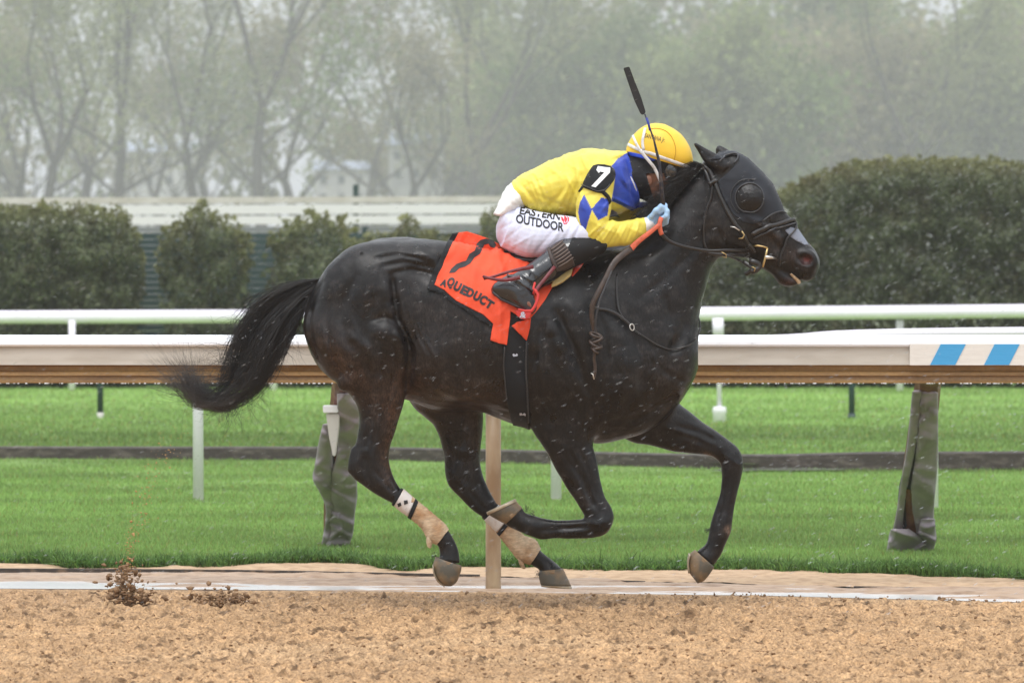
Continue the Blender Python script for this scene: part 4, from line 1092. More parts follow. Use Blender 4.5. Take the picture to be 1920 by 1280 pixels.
# shoulder, arm, chest
for sy in (-1, 1):
    F.blob(1085, 640, sy * .17, 72, 122, .095, ang=18, k=.06)
    F.blob(1030, 700, sy * .185, 66, 62, .095, ang=-35, k=.04)           # triceps
    F.blob(1150, 690, sy * .15, 70, 78, .085, ang=30, k=.06)
    F.blob(1238, 668, sy * .085, 58, 74, .085, ang=0, k=.05)             # breast
    F.blob(690, 545, sy * .15, 92, 84, .125, ang=20, k=.06)              # haunch
    F.blob(642, 610, sy * .13, 58, 88, .105, ang=-12, k=.05)
    F.blob(775, 482, sy * .12, 110, 28, .10, ang=2, k=.05)               # loin
    F.blob(1180, 560, sy * .095, 70, 92, .075, ang=-35, k=.06)           # neck base
    F.blob(905, 640, sy * .215, 120, 110, .095, k=.08)                   # rib cage
    F.groove([(1330, 515, sy * .115), (1305, 580, sy * .135), (1268, 650, sy * .165)], .016, .035)           # jugular furrow
    F.groove([(735, 520, sy * .305), (741, 565, sy * .305), (746, 604, sy * .30), (762, 640, sy * .285), (772, 690, sy * .27)], .022, .035)
    F.groove([(1050, 590, sy * .305), (1075, 660, sy * .305), (1105, 730, sy * .275)], .014, .04)
    F.groove([(978, 640, sy * .335), (985, 700, sy * .325), (1000, 760, sy * .27)], .016, .04)
    F.groove([(655, 500, sy * .275), (640, 560, sy * .285), (622, 640, sy * .26)], .010, .04)
F.blob(800, 600, -.33, 34, 60, .045, ang=-15, k=.06, op='sub')             # flank hollow
# near hind
NH = -.145
F.loft(A((574,590, 762,520, .10, -.13), (568,612, 770,585, .125, -.14), (577,640, 764,632, .135, -.15), (590,667, 767,660, .13, -.155), (610,696, 768,692, .112, NH),
         (635,720, 763,725, .095, NH), (656,741, 757,755, .082, NH), (671,766, 750,778, .070, NH), (673,796, 744,799, .060, NH), (670,820, 738,819, .053, NH),
         (663,846, 731,838, .048, NH), (655,872, 729,860, .047, NH), (660,893, 734,884, .046, NH), (678,908, 742,902, .042, NH), (706,927, 749,913, .037, NH),
         (739,945, 755,920, .031, NH), (769,965, 781,943, .028, NH), (793,988, 806,964, .030, NH), (806,1008, 829,984, .037, NH), (821,1022, 842,996, .036, NH),
         (824,1036, 853,1014, .033, NH), (823,1046, 861,1034, .036, NH), (818,1050, 864,1057, .044, NH)), k=.035, n=30, m=4)
F.blob(728, 628, -.235, 40, 34, .055, ang=-35, k=.035)                       # stifle
F.blob(680, 700, -.20, 22, 52, .045, ang=-60, k=.03)
F.groove([(700, 700, -.262), (692, 760, -.225), (690, 820, -.202)], .008, .03)
F.groove([(686, 862, -.196), (690, 900, -.193)], .010, .02)
F.groove([(664, 845, -.150), (658, 880, -.150)], .016, .02, 'add')
F.groove([(745, 612, -.31), (722, 596, -.31), (700, 600, -.315)], .012, .03)
F.groove([(693, 786, -.196), (686, 836, -.192)], .007, .02)
# far hind
FH = .135
F.loft(A((700,640, 880,600, .12, .13), (745,716, 900,680, .115, FH), (775,762, 903,745, .10, FH), (799,784, 906,776, .085, FH), (815,800, 905,801, .070, FH), (827,834, 902,836, .056, FH),
         (833,868, 901,866, .048, FH), (835,893, 905,886, .047, FH), (844,914, 911,904, .045, FH), (864,934, 920,924, .040, FH), (888,957, 929,940, .034, FH),
         (909,972, 934,948, .031, FH), (932,997, 954,976, .028, FH), (956,1028, 979,1003, .031, FH), (974,1047, 1003,1014, .038, FH), (992,1057, 1013,1030, .036, FH),
         (1003,1063, 1026,1042, .033, FH), (1010,1067, 1042,1055, .037, FH), (1012,1073, 1055,1067, .045, FH)), k=.035, n=28, m=4)
F.groove([(868, 862, .085), (874, 905, .086)], .008, .02)
F.groove([(872, 786, .066), (868, 836, .078)], .008, .02)
# near fore (folded)
NF = -.125
F.loft(A((985,720, 1150,740, .085, -.13), (988,770, 1130,790, .082, -.13), (1001,811, 1113,830, .072, NF), (1023,845, 1120,862, .060, NF), (1044,884, 1127,902, .050, NF),
         (1065,918, 1134,930, .043, NF), (1085,948, 1145,950, .041, NF), (1095,966, 1151,972, .042, NF), (1094,972, 1139,999, .040, NF), (1080,973, 1110,1008, .036, NF),
         (1060,974, 1068,1009, .030, NF), (1037,974, 1037,1009, .028, NF), (1015,970, 1015,1012, .031, NF), (1000,966, 997,1006, .036, NF), (986,962, 974,996, .034, NF),
         (980,955, 958,989, .033, NF), (976,949, 946,982, .040, NF)), k=.035, n=28, m=4)
F.groove([(1070, 850, -.188), (1095, 900, -.178), (1112, 945, -.168)], .007, .022)
F.groove([(1052, 990, -.156), (1100, 988, -.160)], .006, .015)
F.blob(1130, 982, -.155, 14, 14, .018, k=.02)
# far fore (reaching)
FF = .12
F.loft(A((1250,690, 1120,780, .09, .11), (1262,735, 1150,808, .09, FF), (1274,757, 1184,829, .082, FF), (1294,772, 1218,835, .070, FF), (1318,791, 1258,846, .058, FF),
         (1345,809, 1300,850, .049, FF), (1368,825, 1332,855, .045, FF), (1386,841, 1349,867, .043, FF), (1394,868, 1353,884, .043, FF), (1390,898, 1353,903, .038, FF),
         (1384,920, 1350,926, .031, FF), (1377,950, 1340,955, .028, FF), (1373,975, 1332,982, .033, FF), (1370,996, 1329,1002, .035, FF), (1361,1019, 1324,1018, .032, FF),
         (1351,1042, 1313,1028, .034, FF), (1338,1062, 1305,1034, .042, FF)), k=.035, n=28, m=4)
F.groove([(1270, 815, .045), (1310, 826, .062), (1340, 838, .072)], .007, .022)
F.groove([(1362, 900, .085), (1352, 960, .09)], .006, .015)
F.blur(1)
ST = []
ST += polystroke([(735,518), (739,550), (743,585), (747,606)], 6, -.016) + polystroke([(722,530), (728,565), (733,595)], 11, .008)
ST += polystroke([(700,600), (722,594), (744,606)], 6, -.010) + polystroke([(700,622), (735,620), (757,640)], 15, .012)
ST += polystroke([(749,608), (761,632), (769,655), (768,690), (763,730)], 8, -.020)
ST += polystroke([(606,528), (588,562), (581,600), (585,640), (598,675)], 4.5, -.007)
ST += polystroke([(668,520), (648,560), (640,600), (652,640), (672,665)], 9, -.008) + polystroke([(650,625), (672,640), (690,655)], 8, .006)
ST += polystroke([(700,560), (690,600), (684,650), (690,700)], 8, -.006) + polystroke([(715,660), (712,700), (700,740)], 14, .007)
ST += polystroke([(740,655), (742,690), (732,740), (720,800)], 5, -.006)
for k in range(6): ST += polystroke([(700 + 6 * k, 478 + 7 * k), (740 + 7 * k, 470 + 7 * k), (790 + 5 * k, 480 + 7 * k)], 4, (-.0035 if k % 2 else .0030))
ST += polystroke([(760,505), (800,510), (838,540)], 9, -.006) + polystroke([(790,474), (815,490), (830,515)], 8, .007)
for k in range(5): ST += polystroke([(752 + 7 * k, 560 + 10 * k), (760 + 8 * k, 600 + 8 * k), (775 + 10 * k, 650 + 4 * k)], 2.6, (-.003 if k % 2 else .003))
ST += polystroke([(1044,585), (1062,625), (1080,660), (1092,705)], 7, -.011) + polystroke([(1028,600), (1042,630), (1052,670)], 13, .009)
ST += polystroke([(1000,655), (1003,700), (1014,750), (1030,790)], 8, -.010) + polystroke([(1092,705), (1108,745), (1115,790)], 7, -.008)
ST += polystroke([(1150,600), (1168,650), (1172,700), (1160,750)], 16, .010) + polystroke([(1185,620), (1205,680), (1200,740)], 9, -.009)
ST += polystroke([(1240,690), (1268,710), (1290,715)], 7, -.006) + polystroke([(1180,790), (1225,770), (1265,745)], 7, -.012)
ST += polystroke([(1200,560), (1250,520), (1300,470), (1335,420)], 10, -.006) + polystroke([(1215,500), (1255,460), (1300,400)], 14, .005)
for k in range(6): ST += polystroke([(845 + 24 * k, 590), (838 + 24 * k, 650), (850 + 24 * k, 710)], 7, -.0028)
ST += polystroke([(830,720), (880,735), (940,752)], 5, .003) + polystroke([(880,735), (900,720), (925,716)], 3, .003)
ST += polystroke([(1380,440), (1405,452), (1432,462)], 3, .004) + polystroke([(1440,432), (1456,446), (1470,462)], 4, .005) + polystroke([(1452,452), (1462,470), (1466,490)], 3, -.004)
ST += polystroke([(1345,430), (1362,462), (1388,474)], 5, -.005) + polystroke([(1490,470), (1498,498), (1515,506)], 3, -.004) + polystroke([(1478,440), (1470,455), (1466,470)], 4, -.004)
ST += polystroke([(1052,830), (1080,880), (1098,935)], 4, .004) + polystroke([(1085,840), (1106,890), (1120,940)], 3.5, -.005)
ST += polystroke([(1250,800), (1300,818), (1345,838)], 4, .004) + polystroke([(1375,845), (1372,866), (1368,885)], 4, .004)
ST += polystroke([(708,770), (704,810), (694,850)], 4, -.006) + polystroke([(684,790), (682,830), (672,868)], 3.5, .005) + polystroke([(700,880), (722,905), (744,930)], 3.5, -.005)
ST += polystroke([(850,800), (856,840), (852,880)], 4, -.006) + polystroke([(884,800), (884,850), (890,900)], 4, .005) + polystroke([(876,915), (900,945), (915,958)], 3.5, -.005)
ST += polystroke([(1010,994), (1050,992), (1090,988)], 3.5, -.005) + polystroke([(1020,980), (1060,982), (1095,980)], 3, .003) + polystroke([(1100,975), (1122,985), (1135,975)], 5, .004)
ST += polystroke([(1360,905), (1352,950), (1344,980)], 3, -.005) + polystroke([(1375,905), (1367,950), (1360,980)], 3, .003) + polystroke([(1060,850), (1092,905), (1115,950)], 5, -.006)
ST += polystroke([(1275,800), (1315,812), (1352,830)], 5, -.006) + polystroke([(1352,850), (1372,862), (1386,872)], 4, .004)
for pts in ([(1060,720), (1080,745), (1088,775), (1084,800)], [(1000,790), (960,770), (915,752), (870,742)], [(940,757), (928,735), (905,722)], [(1215,640), (1232,690), (1228,735)], [(1190,740), (1215,752), (1240,748)],
            [(700,690), (690,730), (694,770)], [(1070,840), (1086,868), (1090,905)], [(1290,790), (1318,803), (1340,820)], [(1440,425), (1462,440), (1478,455)], [(1375,455), (1398,462), (1412,470)], [(655,590), (668,620), (690,650), (700,690)]):
    ST += polystroke(pts, 3.2, .0032)
ST += polystroke([(1020,600), (1010,640), (1002,690)], 5, -.008) + polystroke([(1110,560), (1135,620), (1140,690), (1130,760)], 5, -.008) + polystroke([(1060,560), (1090,600), (1110,650)], 12, .007)
ST += polystroke([(620,560), (612,610), (625,670), (650,710)], 5, -.006) + polystroke([(600,600), (606,650), (630,700)], 8, .005) + polystroke([(1250,560), (1262,620), (1255,680)], 6, -.006)
strokes(F, ST, 1.35)
# gentle irregularity of skin, muscle and vein
X, Y, Z = F.world()
nz = noise3(X * 9, Y * 9, Z * 9, 3) * .0022 + noise3(X * 24, Y * 24, Z * 24, 5) * .0013
F.A += nz.astype(np.float32)
del X, Y, Z, nz
hme = F.mesh('horse')
print('horse field', round(time.time() - T0, 1), len(hme.vertices))

HV_ = verts_of(hme); px_, py_ = to_px(HV_)
# natural coat colours: dark bay, near black, browner at flank, muzzle, inner thigh; bare muddy patches
base = np.array([.0046, .0042, .0044])
col = np.tile(base, (len(HV_), 1))
def patch(cx, cy, rx, ry, c, amt=1.0, ang=0):
    a = math.radians(ang); dx = px_ - cx; dy = py_ - cy
    u = (dx * math.cos(a) + dy * math.sin(a)) / rx; v = (-dx * math.sin(a) + dy * math.cos(a)) / ry
    w = np.exp(-(u * u + v * v)) * amt
    col[:] = col * (1 - w[:, None]) + np.array(c) * w[:, None]
br = (.034, .0165, .0095)
patch(765, 735, 60, 50, br, .9); patch(640, 690, 38, 90, br, .75, -40); patch(742, 800, 22, 70, (.045, .021, .011), .8, 8)
patch(730, 860, 14, 40, (.055, .028, .014), .7); patch(900, 745, 70, 40, br, .55); patch(1484, 478, 24, 14, (.030, .018, .013), .7, 40)
patch(1345, 400, 40, 60, (.012, .008, .006), .5); patch(1440, 440, 30, 30, (.03, .02, .014), .6); patch(850, 600, 120, 110, (.016, .011, .009), .6)
patch(1330, 853, 14, 5, (.10, .07, .045), .8, 25); patch(1365, 993, 7, 8, (.13, .085, .06), .9); patch(1478, 530, 16, 9, (.030, .014, .012), .8)
patch(893, 800, 16, 70, (.035, .024, .018), .8); patch(1260, 720, 30, 60, (.016, .012, .010), .5)
patch(1512, 487, 8, 7, (.10, .022, .020), .9)
n1 = fbm2(px_ / 40, py_ / 40, 4, 9)
col *= (1 + .35 * n1)[:, None]
n2 = np.clip(fbm2(px_ / 16, py_ / 11, 3, 19) - .05, 0, 1)[:, None]
col += np.array([.022, .0185, .0175]) * n2  # wet highlights on the coat painted in as random pale mottling
colattr(hme, col)

m_coat = mat('wet_dark_coat', rough=.45, spec=.32, vcol=True, bump=((240, .35, .002, (1, 1, 3.0)), (60, .35, .003), (18, .35, .006)), sheen=.0)
add_grain(m_coat, 150, .75, (1, 1, .35)); add_grain(m_coat, 26, .45)
_n = m_coat.node_tree
_b = _n.nodes['Principled BSDF']
_t = _n.nodes.new('ShaderNodeTexNoise'); _t.inputs['Scale'].default_value = 7; _t.inputs['Detail'].default_value = 6
_tc = _n.nodes.new('ShaderNodeTexCoord'); _n.links.new(_tc.outputs['Object'], _t.inputs['Vector'])
_r = _n.nodes.new('ShaderNodeMapRange'); _r.inputs['From Min'].default_value = .35; _r.inputs['From Max'].default_value = .68; _r.inputs['To Min'].default_value = .24; _r.inputs['To Max'].default_value = .50
_n.links.new(_t.outputs['Fac'], _r.inputs['Value']); _n.links.new(_r.outputs[0], _b.inputs['Roughness'])
horse = link('horse', hme, m_coat, None, True)
tag(horse, 'wet black racehorse galloping with all hooves off the ground, wearing a hood', 'horse')
bv_h = bvh_of(horse)

m_hoof = mat('hoof_horn', (.085, .078, .060), rough=.5, noise=(14, (.22, .145, .075), .42, .62), bump=(60, .5, .002, (1, 1, 4)))
m_cor = mat('muddy_coronet', (.26, .17, .09), rough=.7, noise=(30, (.14, .09, .05), .4, .7))
m_shoe = mat('horseshoe_metal', (.42, .36, .27), rough=.4, metal=.4, noise=(30, (.3, .22, .13), .4, .7))
m_band = mat('muddy_bandage', (.52, .40, .27), rough=.85, noise=(9, (.34, .19, .09), .42, .62), bump=((55, .6, .003, (1.0, .3, 3)), (200, .4, .001)))
add_grain(m_band, 45, .22, (1, .4, 2.5)); m_bandw = mat('white_bandage_top', (.62, .58, .55), rough=.85, noise=(16, (.42, .28, .18), .5, .7), bump=(80, .5, .002))
m_blackcloth = mat('black_cloth', (.008, .009, .011), rough=.75, spec=.3, sheen=.05, bump=(120, .3, .0015))

def shell(name, secs, m_, parent, n=28, mm=3, pw=2.0, r0=0, r1=0, ridges=None, wr=0.0):
    V, Q, T = loft_mesh(secs, n, mm, pw, r0, r1)
    if wr:
        f = noise3(V[:, 0] * 70, V[:, 1] * 25, V[:, 2] * 70, 4)
        f = f + .55 * np.sin(np.arange(len(V)) // n * 2.1 + V[:, 0] * 30); c = V.mean(0); V = V + (V - c) / np.maximum(np.linalg.norm(V - c, axis=1), 1e-4)[:, None] * (f * wr)[:, None]
    me = mesh_py(name, V, [tuple(q) for q in Q] + [tuple(t) for t in T])
    return link(name, me, m_, parent, True)

# hooves: horn wall, muddy coronet, shoe
def hoof(secs, shoe=None):
    h = shell('hoof', secs, m_hoof, horse, n=26, pw=2.2)
    top = [list(secs[0]), [secs[0][i] * .45 + secs[1][i] * .55 for i in range(6)]]
    for r in top: r[4] *= 1.012
    for r in top:
        cx, cy = (r[0] + r[2]) / 2, (r[1] + r[3]) / 2
        for i, c in ((0, cx), (1, cy), (2, cx), (3, cy)): r[i] = c + (r[i] - c) * 1.015
    shell('coronet', top, m_cor, h, n=26)
    if shoe: shell('horseshoe', shoe, m_shoe, h, n=26, pw=2.3)
hoof(A((817,1043, 865,1060, .045, NH), (812,1057, 865,1068, .050, NH), (814,1077, 861,1080, .048, NH), (823,1090, 856,1091, .040, NH), (835,1098, 847,1098, .022, NH)), A((811,1058, 814,1062, .042, NH), (812,1073, 816,1074, .045, NH), (820,1090, 823,1087, .04, NH), (833,1100, 835,1096, .02, NH)))
hoof(A((1012,1069, 1055,1065, .046, FH), (1010,1080, 1063,1080, .052, FH), (1014,1096, 1071,1098, .056, FH)), A((1014,1096, 1071,1098, .057, FH), (1015,1099, 1073,1103, .055, FH)))
hoof(A((979,952, 948,982, .042, NF), (973,945, 932,974, .050, NF), (968,939, 915,964, .054, NF)), A((969,939, 914,965, .056, NF), (966,935, 912,960, .056, NF)))
hoof(A((1303,1030, 1339,1062, .043, FF), (1293,1038, 1330,1077, .048, FF), (1290,1053, 1319,1089, .044, FF), (1293,1074, 1308,1093, .03, FF)), A((1291,1036, 1296,1040, .04, FF), (1288,1052, 1292,1054, .045, FF), (1290,1074, 1295,1073, .03, FF)))
# bandages on the hind legs
def bandage(secs, wsecs, straps, flap):
    b = shell('leg_bandage', secs, m_band, horse, n=30, mm=9, wr=.0022)
    shell('bandage_top', wsecs, m_bandw, b, n=30, mm=4, wr=.001)
    for s_ in straps: shell('bandage_strap', s_, m_blackcloth, b, n=30, mm=3)
    shell('bandage_flap', flap, m_band, b, n=16, mm=3, r1=3)
bandage(A((738,947, 756,917, .036, NH), (767,970, 783,938, .034, NH), (791,992, 810,960, .037, NH), (802,1012, 834,981, .044, NH), (818,1022, 842,992, .042, NH)),
        A((738,948, 757,916, .0375, NH), (751,959, 770,927, .0365, NH), (764,968, 779,937, .0355, NH)),
        [A((764,970, 779,934, .039, NH), (770,974, 785,940, .038, NH)), A((734,946, 752,914, .038, NH), (738,949, 757,917, .038, NH))],
        A((800,1003, 812,1016, .02, -.155), (799,1015, 810,1021, .016, -.155), (801,1023, 809,1025, .010, -.155)))
bandage(A((908,974, 934,946, .036, FH), (932,1000, 956,974, .034, FH), (955,1030, 981,1001, .037, FH), (974,1051, 1004,1011, .044, FH), (993,1059, 1014,1029, .042, FH)),
        A((908,975, 935,945, .0375, FH), (920,987, 945,959, .0365, FH), (930,998, 954,971, .0355, FH)),
        [A((931,1000, 954,970, .039, FH), (936,1005, 959,976, .038, FH)), A((903,970, 929,942, .038, FH), (908,975, 934,946, .038, FH))],
        A((971,1046, 982,1054, .02, .12), (973,1056, 984,1061, .016, .12), (977,1063, 985,1064, .010, .12)))
bv_band = bvh_of([o for o in C.objects if o.name == 'leg_bandage'][0], [o for o in C.objects if o.name == 'bandage_top'][0])
m_print = mat('black_print', (.012, .012, .014), rough=.6)
decal('diamond_print', [[(745,944), (751,941), (753,947), (747,950)], [(757,938), (764,937), (765,943), (758,946)]], bv_band, m_print, horse, off=.002, step=4)

# hood: black cloth over forehead and cheeks, with eye cup
m_hood = mat('black_hood_cloth', (.011, .014, .021), rough=.6, spec=.35, sheen=.08, bump=((160, .35, .0012), (14, .35, .008)))
hood_poly = [(1332,300), (1349,284), (1373,282.5), (1402,295), (1430,322), (1450,345), (1462,371), (1473,399), (1462,397), (1448,400), (1436,407), (1428,415), (1412,420), (1392,416),
             (1376,404), (1366,388), (1352,362), (1346,340), (1366,323), (1386,304), (1386,293), (1372,291), (1358,296), (1345,300)]
hood = decal('hood', [hood_poly], bv_h, m_hood, horse, off=.004, step=3.0, thick=.004, wob=lambda x, y: .0015 * float(noise2(np.array(x / 14), np.array(y / 9), 3)))
def ring(name, cx, cy, rx, ry, w, bv, m_, parent, off=.006, a0=0, a1=360, thick=.004, tilt=0):
    t = math.radians(tilt); pts = []
    for k in range(33):
        a = math.radians(a0 + (a1 - a0) * k / 32)
        u, v = rx * math.cos(a), ry * math.sin(a)
        pts.append((cx + u * math.cos(t) - v * math.sin(t), cy + u * math.sin(t) + v * math.cos(t)))
    return strap(name, pts, w, bv, m_, parent, off, thick, step=2.5)
m_mesh = mat('eye_cup_mesh', (.006, .005, .005), rough=.3, spec=.35, bump=(90, .8, .004))
ell = lambda cx, cy, rx, ry, t0=0: [(cx + rx * math.cos(a) * math.cos(t0) - ry * math.sin(a) * math.sin(t0), cy + rx * math.cos(a) * math.sin(t0) + ry * math.sin(a) * math.cos(t0)) for a in [i * math.pi / 14 for i in range(28)]]
decal('eye_cup', [ell(1405, 372, 25, 27)], bv_h, m_mesh, hood, off=.010, step=3, thick=.006,
      wob=lambda x, y: .011 * max(0, 1 - ((x - 1405) / 26) ** 2 - ((y - 372) / 28) ** 2) ** .5)
m_rim = mat('eye_cup_rim', (.035, .036, .040), rough=.3)
ring('cup_rim', 1404, 372, 25, 27, .006, bv_h, m_rim, hood, off=.013, thick=.005)
ring('cup_seam', 1402, 370, 32, 34, .004, bv_h, m_rim, hood, off=.008, a0=120, a1=290, thick=.003)
ring('ear_hole_binding', 1362, 305, 24, 10, .006, bv_h, m_rim, hood, off=.010, tilt=-32, thick=.004, a0=-120, a1=60)
strap('hood_hem', [(1428,416), (1440,406), (1452,399), (1464,397), (1472,400)], .006, bv_h, m_rim, hood, off=.008, thick=.003)
m_eye = mat('eyeball', (.01, .006, .004), rough=.05, spec=.8)
_e, _ = hit(bv_h, 1408, 368, -.006)
bm = bmesh.new(); bmesh.ops.create_uvsphere(bm, u_segments=16, v_segments=10, radius=.02)
me = bpy.data.meshes.new('eye'); bm.to_mesh(me); bm.free(); eo = link('eye', me, m_eye, horse, True); eo.location = _e
# teeth, lip, nose strip
m_teeth = mat('teeth', (.36, .22, .11), rough=.35, noise=(60, (.62, .50, .36), .5, .7))
shell('teeth', A((1480,514, 1484,512, .022, -.012), (1487,523, 1493,519, .022, -.012), (1493,530, 1501,526, .020, -.012), (1496,533, 1501,531, .012, -.012)), m_teeth, horse, n=14)
m_tape = mat('grey_nose_strip', (.20, .225, .28), rough=.6, bump=(70, .6, .003), noise=(20, (.20, .22, .27), .4, .7))
decal('nose_strip', [[(1472,432), (1482,426), (1496,430), (1503,440), (1511,451), (1516,460), (1508,459), (1494,452), (1482,444)]], bv_h, m_tape, horse, off=.003, step=4, thick=.002)

# ---- tail and mane: single tapered hairs gathered in one mesh each
def hairs(name, mat_, parent, gens, r0=.0011, seed=1, wav=.006):
    g = np.random.default_rng(seed); VV = []; FF = []; n0 = 0
    for pts, rr in gens:
        A_ = catmull(np.array(pts), 4); N = len(A_)
        s = np.linspace(0, 1, N)
        ph = g.uniform(0, 6.28, 3); A_[:, 0] += wav * s * np.sin(s * 9 + ph[0]); A_[:, 2] += wav * s * np.sin(s * 7 + ph[1]); A_[:, 1] += wav * s * np.sin(s * 8 + ph[2])
        t = np.gradient(A_, axis=0); t /= np.maximum(np.linalg.norm(t, axis=1), 1e-9)[:, None]
        a = np.cross(t, [0.1, 1, 0.05]); a /= np.maximum(np.linalg.norm(a, axis=1), 1e-9)[:, None]; b = np.cross(t, a)
        rad = (rr * (1 - .75 * s ** 1.5))[:, None]
        V = np.stack([A_ + a * rad, A_ - a * rad * .5 + b * rad * .87, A_ - a * rad * .5 - b * rad * .87], 1).reshape(-1, 3)
        i = np.arange(N - 1)[:, None] * 3
        for k in range(3):
            q = np.concatenate([i + k, i + (k + 1) % 3, i + 3 + (k + 1) % 3, i + 3 + k], 1) + n0
            FF.append(q)
        VV.append(V); n0 += len(V)
    return link(name, mesh_np(name, np.vstack(VV), np.vstack(FF)), mat_, parent, True)
m_hair = mat('black_hair', (.012, .0105, .010), rough=.38, spec=.6)
g = np.random.default_rng(11)
gens = []
mid = np.array([(603,528), (570,545), (532,575), (500,612), (478,655), (458,700), (438,728), (412,748), (388,742), (366,718)], float)
wid = np.array([6, 20, 40, 52, 54, 50, 40, 27, 22, 18], float)
def tailpt(s, u, yj):
    f = s * (len(mid) - 1); i = min(int(f), len(mid) - 2); t = f - i
    c = mid[i] * (1 - t) + mid[i + 1] * t; w = wid[i] * (1 - t) + wid[i + 1] * t
    d = mid[i + 1] - mid[i]; d = d / np.linalg.norm(d); nrm = np.array([-d[1], d[0]])
    q = c + nrm * u * w
    return P(q[0], q[1], yj)
cl_ = [(g.uniform(-1, 1), g.normal(0, .045), g.choice([g.uniform(.30, .75), g.uniform(.8, 1.0)], p=[.55, .45]), g.normal(0, .30)) for q in range(120)]
for i in range(1500):
    cu0, cy, cL, cr_ = cl_[g.integers(0, 120)]
    u0 = cu0 + g.normal(0, .07); yj = cy + g.normal(0, .008)
    L_ = min(1.0, cL + g.normal(0, .05)); rise = cr_ + g.normal(0, .03)
    pts = []
    for k in range(8):
        s = L_ * k / 7
        pts.append(tailpt(s, u0 * (1 - .2 * s) + rise * s, yj * (.3 + .7 * min(1, s * 2.5))))
    gens.append((pts, g.uniform(.0009, .0016)))
for i in range(380):                                  # fly-away hairs
    s0 = g.uniform(.15, .8); u0 = g.uniform(-1, 1); yj = g.normal(0, .05)
    p = np.array(tailpt(s0, u0 * .7, yj)); 
    if u0 < 0: d = np.array([g.uniform(-.08, .12), g.normal(0, .03), g.uniform(-.17, -.02)])
    else: d = np.array([g.uniform(-.24, -.08), g.normal(0, .03), g.uniform(-.04, .05)])
    cur = np.array([g.normal(0, .03), 0, g.normal(0, .04)])
    pts = [p + d * t + cur * t * t * 1.5 for t in np.linspace(0, 1, 6)]
    gens.append((pts, g.uniform(.0005, .0010)))
tipgens = []
for i in range(700):                                  # wet grey-looking tip curling up
    u0 = g.uniform(-1, 1); yj = g.normal(0, .04)
    a = np.array(P(418 + g.normal(0, 10), 752 + g.normal(0, 9), yj)); 
    e = np.array(P(346 + g.normal(0, 28) , 700 + g.normal(0, 22), yj + g.normal(0, .02))); m2 = np.array(P(378 + g.normal(0, 8), 748 + u0 * 16, yj))
    e2 = e + (e - m2) * g.uniform(-.2, .35)
    (tipgens if i % 3 else gens).append(([a, (a + m2) / 2 + np.array([0, 0, -.008]), m2, (m2 + e) / 2 + np.array([-.01, 0, -.006]), e2], g.uniform(.0006, .0012)))
for i in range(120):
    a = np.array(P(425 + g.normal(0, 9), 748 + g.normal(0, 8), g.normal(0, .03))); e = a + np.array([g.uniform(-.08, .0), 0, g.uniform(-.07, -.03)])
    gens.append(([a, (a * .6 + e * .4) + np.array([.01, 0, -.006]), e], .0008))
hairs('tail_tip', mat('sheen_grey_tail_tip', (.075, .072, .075), rough=.5), horse, tipgens, seed=4, wav=.012)  # wet sheen of the tip painted into the hair as grey
tail = hairs('tail', m_hair, horse, gens, seed=3, wav=.020)
# dock of the tail
shell('tail_dock', A((612,512, 600,540, .035, 0), (590,528, 582,560, .032, 0), (562,548, 556,580, .026, 0), (538,575, 530,600, .018, 0), (518,602, 512,615, .008, 0)), m_hair, horse, n=16)
# mane: hair blown back along the crest towards the rider
gens = []
for i in range(1500):
    s = g.uniform(0, 1)
    cx = 1318 - 78 * s; cy = 306 + 92 * s
    p0 = np.array(P(cx + g.normal(0, 2), cy + g.normal(0, 2) + 3, g.uniform(-.05, .035)))
    lift = g.uniform(-.3, 1.0) * (1 - .45 * s)
    L_ = g.uniform(.07, .19) * (1 - .2 * s)
    d = np.array([-1.0, g.normal(-.25, .25), -.22 + .42 * lift]); d /= np.linalg.norm(d)
    pts = [p0, p0 + d * L_ * .35 + np.array([0, 0, .012]), p0 + d * L_ * .7 + np.array([0, 0, .012 - .02 * g.random()]), p0 + d * L_ + np.array([0, 0, -.03 * g.random()])]
    gens.append((pts, g.uniform(.0007, .0014)))
mane = hairs('mane', m_hair, horse, gens, seed=5, wav=.008)
# feathers at fetlocks
for (cx, cy, yy, dx, dz) in ((999,966,NF,-.02,.012), (1330,992,FF,-.016,-.012), (822,1040,NH,-.02,-.006), (1012,1072,FH,-.014,-.012), (985,955,NF,.004,.016)):
    gens = []
    for i in range(34):
        p0 = np.array(P(cx + g.normal(0, 4), cy + g.normal(0, 3), yy + g.normal(0, .015)))
        d = np.array([dx + g.normal(0, .006), g.normal(0, .006), dz + g.normal(0, .006)])
        gens.append(([p0, p0 + d * .35, p0 + d * .75], .0008))
    hairs('fetlock_hair', m_hair, horse, gens, seed=6, wav=.001)
print('horse done', round(time.time() - T0, 1))
# ================================================================== SADDLE CLOTH, SADDLE, BRIDLE
m_orange = mat('orange_cloth', (.78, .075, .022), rough=.75, bump=((14, .7, .010), (260, .25, .0008)), var=(9, .12))
m_red = mat('dark_red_leather', (.13, .012, .018), rough=.45, var=(30, .3))
m_redcloth = mat('red_cloth', (.55, .035, .03), rough=.7)
m_leather = mat('wet_black_leather', (.012, .010, .009), rough=.32, spec=.6, var=(30, .4), bump=(140, .25, .001))
m_brownl = mat('worn_brown_leather', (.045, .028, .020), rough=.45, var=(40, .4), bump=(160, .3, .001))
m_brass = mat('brass', (.55, .40, .18), rough=.3, metal=.9)
m_steel = mat('steel', (.62, .60, .56), rough=.28, metal=.9)
m_foam = mat('yellow_foam_pad', (.62, .48, .20), rough=.85, var=(20, .2), bump=((60, .6, .003, (3, 1, .4)),))
m_white = mat('white_cloth', (.78, .79, .84), rough=.7, bump=(40, .3, .003))

